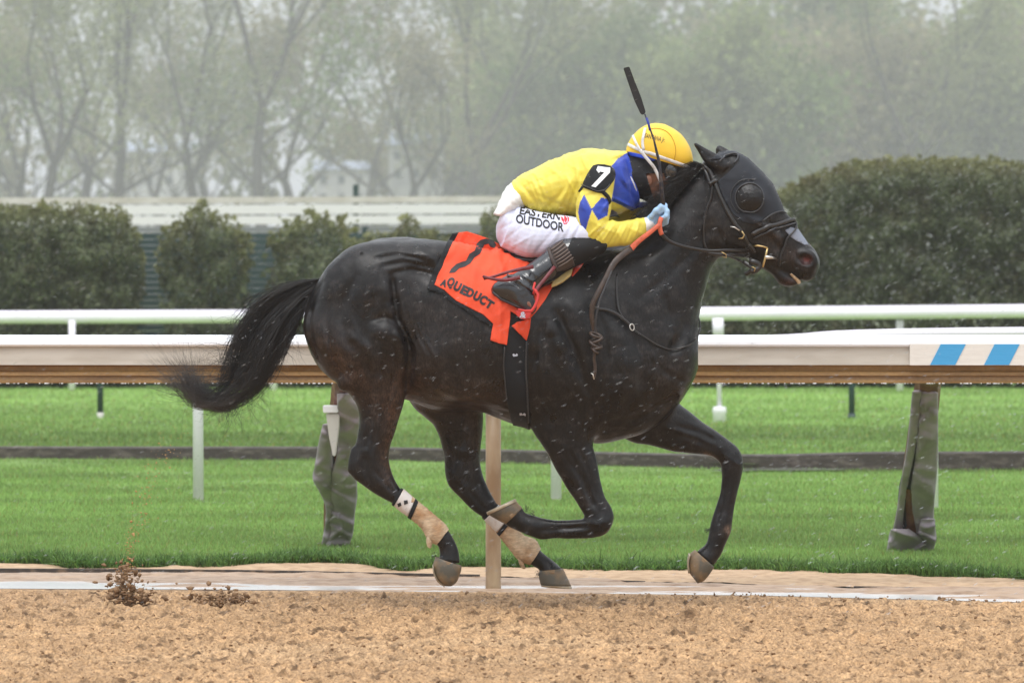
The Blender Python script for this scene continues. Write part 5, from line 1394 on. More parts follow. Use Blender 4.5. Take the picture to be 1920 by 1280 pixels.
def folds(x, y):
    v = 0
    # creases radiating from under the rider's boot
    for (ax, ay, bx, by, w, h) in ((925,462, 955,560, 7, .010), (905,480, 985,500, 6, .007), (932,470, 990,520, 7, .008), (860,470, 845,540, 12, .005), (890,500, 880,560, 9, .006), (935,520, 938,640, 6, .008), (912,455, 840,500, 10, .004)):
        dx, dy = bx - ax, by - ay; L = dx * dx + dy * dy
        t = max(0, min(1, ((x - ax) * dx + (y - ay) * dy) / L)); d = math.hypot(x - ax - t * dx, y - ay - t * dy)
        v += h * math.exp(-(d / w) ** 2)
    return v * 1.5 + .006 * (1 - abs(float(noise2(np.array(x / 22 + y / 40), np.array(y / 60 - x / 90), 8)))) ** 3 + .003 * float(noise2(np.array(x / 12), np.array(y / 12), 9))
cloth = empty('saddle_cloth', (P(900, 520, -.3)))
tag(cloth, 'orange saddle cloth with black border draped over the horse behind the boot', 'saddle cloth')
orange_poly = [(860,436), (876,434), (895,440), (912,446), (935,457), (960,470), (985,480), (1012,484), (1050,484), (1078,492), (1100,489), (1088,505), (1073,520), (1062,508), (1052,518), (1035,540), (1022,562), (1008,581),
               (1000,590), (990,602), (975,596), (957,583), (956,600), (953,622), (950,646), (935,643), (920,638), (922,622), (925,607), (905,589), (880,577), (856,564), (834,545), (815,536), (822,518), (832,490), (846,462)]
panel = decal('cloth_panel', [orange_poly], bv_h, m_orange, cloth, off=.012, step=3, thick=.004, wob=folds)
decal('black_border', [[(848,438), (861,435.5), (847,462), (833,490), (823,518), (816,537), (835,546), (857,565), (881,578), (906,590), (926,608), (924,616), (900,601), (870,581), (845,566), (826,550), (806,545), (801,542), (812,512), (828,478)]],
      bv_h, m_blackcloth, cloth, off=.010, step=4.5, thick=.004, wob=folds)
decal('cloth_tie', [[(985,600), (994,597), (992,618), (988,638), (974,625), (959,611), (970,604)]], bv_h, m_orange, cloth, off=.016, step=4, thick=.003, wob=lambda x, y: .004 * math.sin(x * .5))
decal('far_flap', [[(1100,489), (1078,498), (1073,519)]], bv_h, m_redcloth, cloth, off=.020, step=4, thick=.003)
bv_c = bvh_of(panel)
nine = [(842,512), (846,504), (856,495), (866,491), (874,489), (880,476), (890,470), (894,457), (901,450), (912,447), (925,451), (930,458), (928,465), (920,463), (916,457), (908,459), (904,468), (900,476), (889,483), (882,494), (872,500), (861,503), (853,511)]
decal('cloth_number', [nine], bv_c, m_print, cloth, off=.002, step=4)
letters = []
for ch, x, y, s_, ang in (('A',828,529,17,22), ('Q',840,526,22,26), ('U',852,534,22,27), ('E',865,541,22,27), ('D',876,546,22,27), ('U',889,552,22,28), ('C',901,559,22,30), ('T',913,567,21,33)):
    a = math.radians(ang); V2, F2 = text_px(ch, 1, (0, 0), (0, 0), (0, 0))
    cu_ = text_px(ch, 1.0, (0, 0), (1, 0), (0, -1), bold=.06)
    xs = [p[0] for p in cu_[0]]
    W_ = 13.0 if ch != 'A' else 11
    V2 = [((px * W_), (py * s_)) for px, py in cu_[0]]
    V2 = [(x + px * math.cos(a) - (py + s_ * .35) * math.sin(a) - py * .12 * 0, y + px * math.sin(a) + (py + s_ * .35) * math.cos(a)) for px, py in V2]
    n_ = sum(len(v) for v, f in letters); letters.append((V2, cu_[1]))
V2 = []; F2 = []
for v, f in letters:
    n_ = len(V2); V2 += v; F2 += [tuple(i + n_ for i in q) for q in f]
decal('cloth_lettering', (V2, F2), bv_c, m_print, cloth, off=.0025, step=5)

saddle = empty('saddle', (P(1000, 500, -.25)))
tag(saddle, 'light racing saddle with yellow foam pad, red stirrup and black girth under the jockey', 'saddle')
def rel(o):
    o.data.transform(Matrix.Translation(-o.parent.location)); return o
rel(shell('saddle_seat', A((930,462, 940,486, .10, 0), (960,472, 965,500, .14, 0), (1010,472, 1015,505, .16, 0), (1060,474, 1060,500, .13, 0), (1095,466, 1096,490, .08, 0)), m_leather, saddle, n=26, r0=4, r1=4))
decal('saddle_flap', [[(1000,480), (1060,482), (1080,492), (1060,510), (1040,530), (1010,545), (1000,520)]], bv_h, m_leather, saddle, off=.017, step=5, thick=.004)
decal('foam_pad', [[(1070,504), (1073,510), (1069,521), (1056,531), (1043,538), (1034,541), (1036,532), (1044,518), (1057,507)]], bv_h, m_foam, saddle, off=.034, step=3, thick=.014)
decal('girth', [[(944,600), (992,596), (990,640), (990,720), (994,770), (994,803), (975,800), (962,797), (952,760), (944,700), (942,640)]], bv_h, m_blackcloth, saddle, off=.007, step=5, thick=.004)
rel(strap('girth_edge', [(988,640), (986,680), (988,740), (993,790)], .006, bv_h, m_rim, saddle, off=.012))
rel(strap('girth_edge', [(946,650), (945,690), (950,745)], .005, bv_h, m_rim, saddle, off=.011))
mk = mat('pale_print', (.45, .47, .55), rough=.6)
decal('girth_print', [[(960,664), (963,662), (965,665), (968,662), (970,665), (969,667), (962,668)]], bv_h, mk, saddle, off=.012, step=6)
decal('girth_print', [[(974,772), (978,771), (980,774), (983,771), (986,773), (986,777), (981,775), (975,776)]], bv_h, mk, saddle, off=.012, step=6)
# red leather straps under the boot
rel(strap('strap_end', [(905,518,-.405), (925,523,-.41), (948,525,-.41), (975,520,-.40)], (.012, .018), None, m_red, saddle))
rel(strap('strap_end', [(907,523,-.395), (930,517,-.40), (960,508,-.395), (1000,500,-.38)], (.010, .018), None, m_red, saddle))
# stirrup
mb = MB()
mb.tube([P(1003,543,-.43), P(1009,552,-.44), P(1008,562,-.445), P(1003,574,-.45), P(997,583,-.452), P(984,583,-.455), P(971,580,-.455)], [.006, .006, .0065, .007, .008, .006, .005], 10)
mb.tube([P(1003,543,-.40), P(1000,552,-.33), P(996,566,-.285), P(986,583,-.290)], .006, 10)
mb.tube([P(1008,548,-.44), P(1000,541,-.42), P(1003,530,-.40)], .005, 8)
rel(mb.build('stirrup_iron', m_redcloth, saddle, True))
mb = MB()
pl = [(966,581), (985,585), (996,585), (994,592), (986,598), (977,598), (970,592)]
n_ = len(pl)
mb.add([P(x, y, -.458) for x, y in pl] + [P(x, y, -.29) for x, y in pl], [tuple(range(n_))] + [tuple(range(2 * n_ - 1, n_ - 1, -1))] + [(i, i + n_, (i + 1) % n_ + n_, (i + 1) % n_) for i in range(n_)])
tread = rel(mb.build('stirrup_tread', m_redcloth, saddle))
V2, F2 = text_px('&', 17, (974, 597), (12, -2), (.1, -1), bold=.03)
bvt = BVHTree.FromPolygons([Vector(v.co) + saddle.location for v in tread.data.vertices], [tuple(p.vertices) for p in tread.data.polygons])
decal('stirrup_mark', (V2, F2), bvt, mk, saddle, off=.0015, step=20)
rel(strap('stirrup_leather', [(1040,500,-.36), (1024,520,-.385), (1010,537,-.40), (1004,545,-.42)], .016, None, m_red, saddle))

# bridle
bridle = empty('bridle', P(1400, 440, -.1))
tag(bridle, 'black leather bridle and reins with brass buckles and a metal ring bit', 'bridle')
def S(name, pts, w, m_=None, off=.006, thick=.004, bv=None):
    return rel(strap(name, pts, w, bv or bv_h, m_ or m_leather, bridle, off, thick, step=4))
S('cheekpiece', [(1321,305), (1330,318), (1341,345), (1352,372), (1366,400), (1378,420), (1388,432), (1392,440)], .017, off=.011, thick=.006)
S('crownpiece', [(1321,305), (1325,322), (1332,345), (1335,350)], .014, off=.014)
S('keeper', [(1330,347), (1338,342), (1345,338)], .018, off=.018, thick=.006)
S('throatlatch', [(1336,348), (1333,372), (1324,395), (1319,425), (1319,450), (1324,468)], .009, off=.008)
nb = S('noseband', [(1409,440), (1425,431), (1445,424), (1470,417), (1484,414), (1491,418)], (.022, .018), off=.011, thick=.009)
S('noseband_lining', [(1412,447), (1430,438), (1450,430), (1472,424), (1488,420)], .008, m_rim, off=.012, thick=.004)
S('nose_drop', [(1490,419), (1492,427), (1485,437), (1475,448), (1471,462), (1463,480), (1461,497)], .008, off=.007)
S('cheek_lower', [(1392,440), (1400,452), (1408,463), (1414,470)], .016, off=.012, thick=.006)
mb = MB()
def lp(x, y, o): return hit(bv_h, x, y, o)[0]
mb.tube([lp(1385,445,.022), lp(1391,446,.024), lp(1394,440,.024), lp(1390,433,.022)], .0032, 8)
rel(mb.build('buckle', m_brass, bridle, True))
mb = MB(); mb.tube([lp(1369,425,.014), lp(1377,426,.016), lp(1386,432,.018)], .003, 8)
rel(mb.build('buckle', m_steel, bridle, True))
yb = hit(bv_h, 1430, 480)[0].y - .03
bit = MB()
bit.tube([P(1411,462,yb+.01), P(1420,460.5,yb), P(1430,462,yb), P(1439,465,yb)], .0042, 10)
bit.tube([P(1439,465,yb), P(1436,478,yb), P(1433,490,yb), P(1430,501,yb)], [.0042, .0052, .0050, .0040], 10)
rel(bit.build('bit_ring', m_brass, bridle, True))
bit = MB(); bit.tube([P(1434,482,yb), P(1446,482.5,yb+.01), P(1456,485,yb+.03)], [.009, .007, .003], 10)
bit.tube([P(1402,484,yb+.02), P(1408,490,yb+.005), P(1417,494,yb)], .0035, 8)
rel(bit.build('bit_mouthpiece', m_steel, bridle, True))
# reins
S('rein', [(1240,412,-.205), (1238,425,-.205), (1242,440,-.20), (1255,452,-.19), (1275,460,-.18), (1300,466,-.165), (1330,470,-.15), (1365,469,-.135), (1395,468,yb+.02), (1406,464,yb)], (.016, .012), m_leather)
S('rein', [(1244,440,-.19), (1262,456,-.185), (1290,465,-.17), (1325,472,-.14)], .008, m_rim)
S('rein_strap', [(1325,474,-.128), (1345,477,-.125), (1370,477,-.12), (1392,480,yb+.03), (1405,476,yb+.01)], .014, m_leather)
S('running_loop', [(1358,478,-.130), (1364,479,-.135), (1372,482,-.128), (1385,488,yb+.02), (1394,492,yb+.02)], .011, m_leather)
mb = MB(); mb.tube([P(1352,472,-.145), P(1361,477,-.147), P(1362,483,-.142), P(1354,481,-.14)], .0022, 8); rel(mb.build('buckle', m_brass, bridle, True))
S('chin_strap', [(1393,490,yb+.02), (1402,496,yb+.01), (1410,502,yb+.0), (1408,508,yb+.01), (1398,514,yb+.02)], .020, m_leather, thick=.006)
S('chin_strap', [(1405,490,yb+.0), (1416,492,yb-.005), (1424,498,yb), (1418,506,yb), (1408,509,yb)], .026, m_leather, thick=.006)
mb = MB(); mb.tube([P(1409,500,yb-.01), P(1416,503,yb-.012), P(1414,509,yb-.01)], .0026, 8); rel(mb.build('buckle', m_brass, bridle, True))
m_rubber = mat('orange_rubber_grip', (.60, .12, .06), rough=.6, var=(60, .2), bump=(220, .5, .001))
S('rubber_grip', [(1240,408,-.215), (1237,418,-.225), (1238,432,-.22), (1241,440,-.215)], .020, m_rubber)
S('rubber_grip', [(1237,420,-.225), (1222,433,-.235), (1205,446,-.24), (1192,457,-.24), (1182,468,-.24)], (.018, .026), m_rubber)
S('rein_end', [(1184,466,-.242), (1172,474,-.26), (1152,492,-.29), (1137,520,-.31), (1122,548,-.325), (1111,572,-.33), (1110,595,-.325), (1115,622,-.315), (1116,632,-.31)], (.030, .020), m_brownl)
S('rein_end', [(1150,500,-.295), (1138,530,-.318), (1124,565,-.332), (1117,600,-.33), (1116,625,-.32)], .008, m_rim)
mb = MB()
for (x, y, a, r) in ((1117,628,20,.020), (1118,637,-25,.022), (1116,645,30,.021), (1119,651,-10,.017), (1116,657,40,.012)):
    c = Vector(P(x, y, -.335)); pts = []
    for k in range(11):
        t = 2 * math.pi * k / 10; q = Vector((math.cos(t) * r * 1.25, math.sin(t) * .012, math.sin(t) * r * .35)); q.rotate(Matrix.Rotation(math.radians(a), 3, 'Y')); pts.append(c + q)
    mb.tube(pts, .0065, 6, cap=False)
rel(mb.build('rein_knot', m_brownl, bridle, True))
S('rein_tip', [(1116,655,-.33), (1114,672,-.325), (1116,690,-.32), (1113,708,-.315)], (.012, .016), m_brownl)
mb = MB(); mb.tube([P(1108,699,-.325), P(1112,702,-.33), (P(1114,711,-.33))], .0025, 6); rel(mb.build('buckle', m_steel, bridle, True))
# yoke / martingale
yoke = empty('martingale', P(1180, 590, -.2))
tag(yoke, 'thin black martingale strap with a steel buckle looping around the horse shoulder', 'martingale')
bvx = bv_h
def Y_(name, pts, w, m_=None, off=.006, thick=.004): return rel(strap(name, pts, w, bv_h, m_ or m_leather, yoke, off, thick, step=4))
Y_('shoulder_strap', [(1104,574), (1114,578), (1135,582), (1155,590), (1170,602), (1183,613)], .014, off=.016)
Y_('neck_strap', [(1157,515), (1156,545), (1158,575), (1164,592), (1173,603)], .009, off=.010)
Y_('breast_cord', [(1187,617), (1205,630), (1225,643), (1250,654), (1270,655), (1290,647), (1303,636)], .007, off=.009)
mb = MB(); mb.tube([P(1303,636,-.14), P(1309,628,-.10), P(1313,615,-.06), P(1312,602,-.02), P(1308,590,.01)], .0035, 8); rel(mb.build('breast_cord', m_leather, yoke, True))
mb = MB(); pts = [lp(1183 + 5 * math.cos(a) , 614 + 6.5 * math.sin(a), .020) for a in [i * .628 for i in range(11)]]; mb.tube(pts, .0025, 6, cap=False); rel(mb.build('buckle', m_steel, yoke, True))
print('tack', round(time.time() - T0, 1))
# ================================================================== THE JOCKEY
JV = .0055
JLO, JHI = (-.12, -.36, 1.22), (.86, .32, 2.14)
def torso(G, e=0.0, k=.02):
    G.loft(A((957,346, 990,392, .13, 0), (971,334, 1008,402, .15, 0), (1004,316, 1035,406, .168, 0), (1044,298, 1066,406, .182, 0), (1082,284, 1105,410, .20, 0),
             (1110,281, 1135,408, .205, 0), (1140,283, 1162,400, .19, 0), (1160,288, 1180,392, .150, 0), (1170,292, 1188,382, .085, 0)), k=k, n=36, m=4, pw=2.2)
    G.blob(1122, 330, -.145, 38, 40, .075, ang=-20, k=.03); G.blob(1122, 330, .145, 38, 40, .075, ang=-20, k=.03)
NA = A((1102,318, 1152,322, .070, -.175), (1091,356, 1150,352, .072, -.205), (1083,384, 1146,380, .068, -.225), (1085,412, 1142,402, .062, -.238), (1096,440, 1140,414, .056, -.242),
       (1110,459, 1146,415, .052, -.240), (1136,462, 1158,417, .047, -.230), (1165,459, 1176,415, .043, -.212), (1190,452, 1193,413, .040, -.192), (1212,440, 1207,410, .037, -.172))
FA = A((1105,320, 1150,325, .065, .175), (1100,360, 1146,360, .062, .21), (1105,400, 1146,395, .058, .225), (1125,432, 1155,402, .050, .21), (1160,432, 1170,393, .044, .165), (1195,422, 1192,384, .040, .11), (1216,412, 1212,382, .036, .06))
def legs(G, near=True, far=True):
    G.loft(A((952,372, 930,424, .13, 0), (966,378, 932,450, .15, 0), (990,392, 955,474, .15, 0), (1020,402, 985,482, .12, 0)), k=.02, n=30, m=4)
    for sy in ((-1,) if near else ()) + ((1,) if far else ()):
        G.loft(A((972,384, 940,462, .10, sy * .075), (1000,394, 978,482, .105, sy * .12), (1030,400, 1014,482, .098, sy * .155), (1060,404, 1050,474, .088, sy * .185), (1088,408, 1084,468, .078, sy * .205),
                 (1110,414, 1110,468, .068, sy * .215), (1127,426, 1126,466, .055, sy * .22)), k=.03, n=28, m=4, round1=8)
def shin(G, sy=-1, e=0):
    G.loft(A((1136,448, 1128,474, .046, sy * .225), (1118,440, 1116,482, .055, sy * .232), (1092,442, 1096,490, .058, sy * .240), (1060,449, 1078,498, .057, sy * .252), (1043,457, 1060,508, .056, sy * .262), (1021,476, 1041,522, .053, sy * .275),
             (998,493, 1020,535, .048, sy * .288), (980,506, 1004,550, .043, sy * .298), (968,514, 996,562, .041, sy * .302)), k=.015, n=28, m=4, round0=5)
def foot(G, sy=-1):
    G.loft(A((931,531, 924,545, .030, sy * .305), (944,522, 928,554, .038, sy * .305), (962,516, 942,562, .041, sy * .308), (985,524, 958,568, .042, sy * .315), (996,545, 972,575, .043, sy * .325), (1001,562, 985,580, .042, sy * .335), (1004,574, 996,585, .030, sy * .34)), k=.015, n=26, m=4, round0=3, round1=3)
def head(G):
    G.loft(A((1182,286, 1262,262, .075, 0), (1178,298, 1284,300, .086, 0), (1180,318, 1270,322, .083, 0), (1188,338, 1262,340, .076, 0), (1199,356, 1256,356, .066, 0), (1208,370, 1248,370, .052, 0), (1217,380, 1240,380, .034, 0)), k=.01, n=30, m=4, round0=18, round1=2)
    G.blob(1264, 345, 0, 10, 7, .014, ang=-40, k=.012)      # nose
    G.blob(1252, 362, 0, 7, 4, .022, k=.008)                # lips
    G.groove([(1258, 362, -.03), (1258, 362, .03)], .0015, .004)
    G.blob(1250, 322, -.035, 8, 6, .016, k=.01, op='sub'); G.blob(1250, 322, .035, 8, 6, .016, k=.01, op='sub')
    G.blob(1218, 338, -.085, 7, 11, .012, k=.008); G.blob(1218, 338, .085, 7, 11, .012, k=.008)  # ears
    G.loft(A((1150,300, 1180,368, .085, 0), (1172,298, 1200,370, .092, 0), (1192,300, 1224,366, .086, 0)), k=.03, n=24)      # neck

def hand_chains(sy=-1):
    """palm plus five bent fingers closed round the rein"""
    y0 = sy * .165 if sy < 0 else .05
    W = lambda x, y, d: (x, y, y0 + d)
    palm = A((1211,436, 1209,412, .030, y0), (1222,430, 1216,404, .033, y0 + .008), (1233,421, 1225,397, .034, y0 + .012), (1241,409, 1232,391, .030, y0 + .014))
    f = []
    for i, (dy, L) in enumerate(((-.032, .9), (-.012, 1.0), (.008, .96), (.028, .8))):
        f.append([W(1236 - i * .5, 399 + i * 3, dy), W(1244 + 3 * L, 391 + i * 4, dy - .006), W(1251 * 1, 396 + i * 4 , dy - .010), W(1249, 405 + i * 4, dy - .012), W(1242, 409 + i * 4, dy - .008)])
    th = [W(1221, 406, -.030), W(1230, 395, -.040), W(1240, 387, -.040), W(1247, 385, -.032)]
    return palm, f, th
def hand(G, sy=-1):
    palm, f, th = hand_chains(sy)
    G.loft(palm, k=.01, n=20, m=3, round1=3)
    for c in f: G.groove(c, .0085, .006, 'add')
    G.groove(th, .0095, .010, 'add')

# --- the body: one continuous figure, a little inside the clothes
G = Field(JLO, JHI, JV, band=9)
torso(G); G.loft(NA, k=.02, n=26); G.loft(FA, k=.02, n=26); legs(G)
for sy in (-1, 1): shin(G, sy); foot(G, sy)
G.A += .011
H_ = Field(JLO, JHI, JV, band=9); head(H_); hand(H_, -1); hand(H_, 1)
H_.A += .002
G.A = Field.smin(G.A, H_.A, .012)
bme = G.mesh('person')
V = verts_of(bme); px, py = to_px(V)
skin = np.tile(np.array([.20, .085, .050]), (len(V), 1))
skin[pip(px, py, [(1240,357), (1262,357), (1262,368), (1240,368)])] = (.26, .09, .07)
colattr(bme, skin * (1 + .12 * noise3(V[:, 0] * 60, V[:, 1] * 60, V[:, 2] * 60, 2))[:, None])
m_skin = mat('skin', rough=.45, vcol=True, bump=(300, .2, .0008))
person = link('person', bme, m_skin, None, True)
tag(person, 'jockey in yellow and blue silks crouching low over the galloping horse', 'person')
print('body', round(time.time() - T0, 1))

def cloth_noise(G, fns, amp=1.0, rid=()):
    X, Y, Z = G.world()
    s = FPX / (Y - CAM_Y); px = X * s + 960; py = HORIZON - (Z - CAM_Z) * s
    d = np.zeros_like(X)
    for (ax, ay, bx, by, w, h) in fns:
        dx, dy = bx - ax, by - ay; L = dx * dx + dy * dy
        t = np.clip(((px - ax) * dx + (py - ay) * dy) / L, 0, 1)
        D2 = (px - ax - t * dx) ** 2 + (py - ay - t * dy) ** 2
        d += h * np.exp(-D2 / w ** 2) * np.sin(np.pi * np.clip(t, .08, .92)) 
    G.A -= (d * amp).astype(np.float32)
    if rid:                                             # soft ridged drapery, running along a slant
        for (ang, su, sv, h, sd) in rid:
            ca, sa = math.cos(math.radians(ang)), math.sin(math.radians(ang)); U = px * ca + py * sa; W = -px * sa + py * ca
            G.A -= (h * (1 - np.abs(noise3(U / su, W / sv, Y * 4, sd))) ** 3).astype(np.float32)
    G.A += (noise3((X + .6 * Z) * 22, Y * 22, (Z - .7 * X) * 22, 6) * .0006).astype(np.float32)

# --- jersey
JV = .0042
G = Field(JLO, JHI, JV, band=11)
torso(G); G.loft(FA, k=.02, n=26)
N2 = Field(JLO, JHI, JV, band=11); N2.loft(NA, k=.01, n=28)
G.A = Field.smin(G.A, N2.A, .008)
G.loft(A((1146,296, 1172,390, .12, 0), (1162,287, 1186,388, .105, 0), (1174,285, 1198,382, .088, 0)), k=.015, n=28)
creases = [(1096,450, 1130,418, 3.5, .004), (1108,458, 1140,420, 3, .0045), (1124,461, 1152,420, 3, .004), (1140,461, 1164,420, 3, .004), (1156,460, 1176,420, 3, .0035), (1172,457, 1188,418, 3, .0035), (1188,452, 1200,416, 3, .003),
           (975,345, 1010,385, 6, .006), (995,330, 1022,392, 5, .005), (1020,395, 1062,352, 6, .006), (1040,402, 1075,330, 6, .006), (1062,404, 1088,330, 5, .005), (1078,300, 1092,390, 5, .005), (1005,365, 1075,395, 5, .004), (1062,330, 1082,372, 4, .004),
           (1090,372, 1140,352, 5, .004), (1125,400, 1146,372, 4, .004), (1155,330, 1190,372, 5, .005), (1165,318, 1180,365, 4, .005), (1150,300, 1176,292, 5, .005), (1150,372, 1190,392, 5, .005), (985,352, 1060,318, 8, .003)]
strokes(G, [(a, b, c_, d, w * .75, h * 1.5 * (-1 if i % 2 else 1)) for i, (a, b, c_, d, w, h) in enumerate(creases)]); cloth_noise(G, [], rid=((70, 70, 15, .0055, 3), (25, 55, 20, .0045, 5)))
jme = G.mesh('jersey', iso=.001)
V = verts_of(jme); px, py = to_px(V)
# open ends: hide nothing, simply colour by garment panel
yel = np.array([.78, .66, .085]); blu = np.array([.015, .055, .42])
c = np.tile(yel, (len(V), 1))
yoke_poly = [(1146,312), (1158,298), (1175,287), (1196,276), (1240,276), (1240,395), (1212,388), (1196,390), (1185,396), (1165,385), (1146,377), (1150,357), (1153,335), (1152,318)]
d1 = [(1095,364), (1110,393), (1096,437), (1088,420), (1084,398), (1087,381)]
d2 = [(1109,392), (1127,371), (1139,372), (1142,384), (1139,404), (1122,413)]
far = V[:, 1] > .02
for poly in (yoke_poly, d1, d2):
    c[pip(px, py, poly)] = blu
# printed lettering glimpsed on the chest panel, a blue scrap
for poly in ([(1146,392), (1156,398), (1162,408), (1152,406), (1143,408)], [(1192,402), (1202,404), (1206,410), (1194,411)]):
    c[pip(px, py, poly) & (V[:, 1] > -.16)] = np.array([.01, .02, .08])
cuff = px > 1207 
c[cuff & (py > 405) & (V[:, 1] < -.1)] = yel
dirt = fbm2(px / 18, py / 14, 4, 21)
c *= (1 - .22 * np.clip(dirt, 0, 1))[:, None]
colattr(jme, c)
m_silk = mat('racing_silks', rough=.48, vcol=True, bump=((30, .45, .006), (200, .2, .0008)), sheen=.1)
jersey = link('jersey', jme, m_silk, person, True)
bv_j = bvh_of(jersey)
# --- white shirt tail, cuffs
m_shirt = mat('white_shirt', (.80, .80, .78), rough=.75, bump=(26, .4, .005))
shell('shirt_tail', A((958,343, 992,391, .136, 0), (948,354, 982,394, .150, 0), (936,376, 972,398, .153, 0), (925,402, 948,409, .145, 0)), m_shirt, person, n=36, mm=5, wr=.003)
shell('shirt_cuff', A((1212,440, 1206,409, .040, -.170), (1221,433, 1212,407, .042, -.160), (1230,425, 1219,409, .040, -.150)), m_shirt, person, n=24)
# --- breeches
G = Field(JLO, JHI, JV, band=11); legs(G)
G.loft(A((1092,420, 1088,468, .070, .20), (1120,440, 1120,480, .058, .20), (1150,449, 1150,482, .048, .19), (1182,456, 1172,474, .035, .17)), k=.02, n=24)
cr = [(x, 474 + (x * 7) % 9, x + 18 + (x * 3) % 11, 400 + (x * 5) % 22, 4.2, .0030) for x in (948, 962, 978, 992, 1006, 1022, 1038, 1052)] + [(1062,452, 1086,410, 3, .004), (1072,452, 1092,414, 3, .004), (934,440, 960,400, 4, .003), (936,455, 985,478, 3, .003)]
strokes(G, [(a, b, c_, d, w, h * -.75) for a, b, c_, d, w, h in cr]); strokes(G, [(940,455,985,420,3,-.003),(950,468,1000,440,3,.003),(935,430,975,412,3,-.0025),(1000,478,1040,430,3.5,-.004),(1015,478,1055,425,3.5,.0035),(1040,476,1075,420,3,-.004),(1058,462,1086,412,3,.0035),(1070,458,1090,420,2.6,-.004)]); cloth_noise(G, [])
pme = G.mesh('breeches')
m_breech = mat('white_breeches', (.66, .65, .76), rough=.55, bump=((24, .35, .005), (180, .15, .0006)), sheen=.1)
V = verts_of(pme); px, py = to_px(V); c = np.tile(np.array([.67, .70, .86]), (len(V), 1))
w = np.clip((py - 462) / 20, 0, 1)[:, None] * np.clip((1000 - px) / 60, 0, 1)[:, None]
colattr(pme, c)
m_breech = mat('white_breeches', rough=.55, vcol=True, bump=((24, .35, .005), (180, .15, .0006)))
breeches = link('breeches', pme, m_breech, person, True)
bv_p = bvh_of(breeches)
r_ = lambda a: (math.cos(math.radians(a)), math.sin(math.radians(a)))
V1, F1 = text_px('EASTERN', 19, (973, 401), (78, 12), (.06, -1), bold=.028, shear=.12)
V2, F2 = text_px('OUTDOOR', 22, (967, 417), (90, 17), (.05, -1), bold=.028, shear=.0)
decal('breeches_lettering', (V1 + V2, F1 + [tuple(i + len(V1) for i in f) for f in F2]), bv_p, m_print, person, off=.0022, step=6)
m_redp = mat('red_print', (.70, .03, .05), rough=.6)
decal('flame_emblem', [[(1053,413), (1052,407), (1056,402), (1055,409), (1058,412), (1058,418)], [(1058,411), (1058,405), (1063,400), (1061,407), (1064,411), (1061,418), (1059,415)], [(1064,417), (1065,411), (1063,406), (1067,409), (1067,414), (1063,420), (1058,421), (1055,417), (1060,419)]], bv_p, m_redp, person, off=.0025, step=6)
# --- boots
m_boot = mat('wet_black_boot', (.010, .012, .016), rough=.22, spec=.7, bump=((22, .5, .006), (120, .2, .001)), coat=.4)
m_bootd = mat('black_suede_boot_top', (.009, .009, .010), rough=.7, spec=.3, bump=(60, .3, .002))
m_brown = mat('brown_ribbed_elastic', (.050, .033, .028), rough=.6)
cut = None
for sy in (-1, 1):
    B = Field(JLO, JHI, .0045, band=9); shin(B, sy); foot(B, sy)
    B.A -= .0055
    cloth_noise(B, [(958,516, 1000,545, 2.5, .006), (952,520, 985,548, 2.5, -.005), (968,508, 1006,532, 3, .005), (985,498, 1010,520, 3, .003), (940,552, 990,580, 2.5, -.003)])
    X, Y, Z = B.world(); s = FPX / (Y - CAM_Y); PX = X * s + 960
    boot = link('boot', B.mesh('boot'), [m_boot, m_bootd], person, True)
    # upper part of the boot is matt
    me = boot.data; cx = np.empty(len(me.polygons) * 3, np.float32); me.polygons.foreach_get('center', cx); cx = cx.reshape(-1, 3)
    qx, qy = to_px(cx); mi = (qx + (qy - 470) * .45 > 1062).astype(np.int32); me.polygons.foreach_set('material_index', mi)
    # sole
    mb = MB(); mb.tube([P(924, 547, sy * .305), P(940, 561, sy * .307), P(960, 570, sy * .312), P(980, 579, sy * .325), P(998, 586, sy * .338)], [.008, .008, .007, .007, .006], 10, flat=4.2)
    mb.build('sole', m_rim, boot, True)
bv_b = bvh_of([o for o in person.children if o.name == 'boot'][0])
rib = decal('elastic_cuff', [[(1029,467), (1052,451), (1060,458), (1072,480), (1078,497), (1060,506), (1044,509), (1034,492)]], bv_b, m_brown, person, off=.004, step=3, thick=.003)
for q in range(7):
    t = q / 6; a = np.array((1034, 470)) * (1 - t) + np.array((1046, 500)) * t; b = np.array((1056, 453)) * (1 - t) + np.array((1074, 482)) * t
    strap('elastic_rib', [tuple(a), tuple((a + b) / 2 + 0.4), tuple(b)], .004, bv_b, mat('pale_rib', (.16, .12, .10), rough=.5) if q == 0 else bpy.data.materials['pale_rib'], rib, off=.008, thick=.003)
strap('elastic_rim', [(1030,467), (1034,484), (1043,505)], .014, bv_b, m_brown, rib, off=.008, thick=.004)
strap('ankle_strap', [(952,517), (965,522), (985,536), (1001,548)], .012, bv_b, m_boot, person, off=.005, thick=.004)

# --- gloves
m_glove = mat('pale_blue_glove', (.36, .56, .80), rough=.5, bump=((60, .4, .003),))
for sy in (-1, 1):
    G = Field((.5, -.30, 1.5), (.75, .2, 1.85), .0032, band=9); hand(G, sy); G.A -= .0015
    link('glove', G.mesh('glove'), m_glove, person, True)
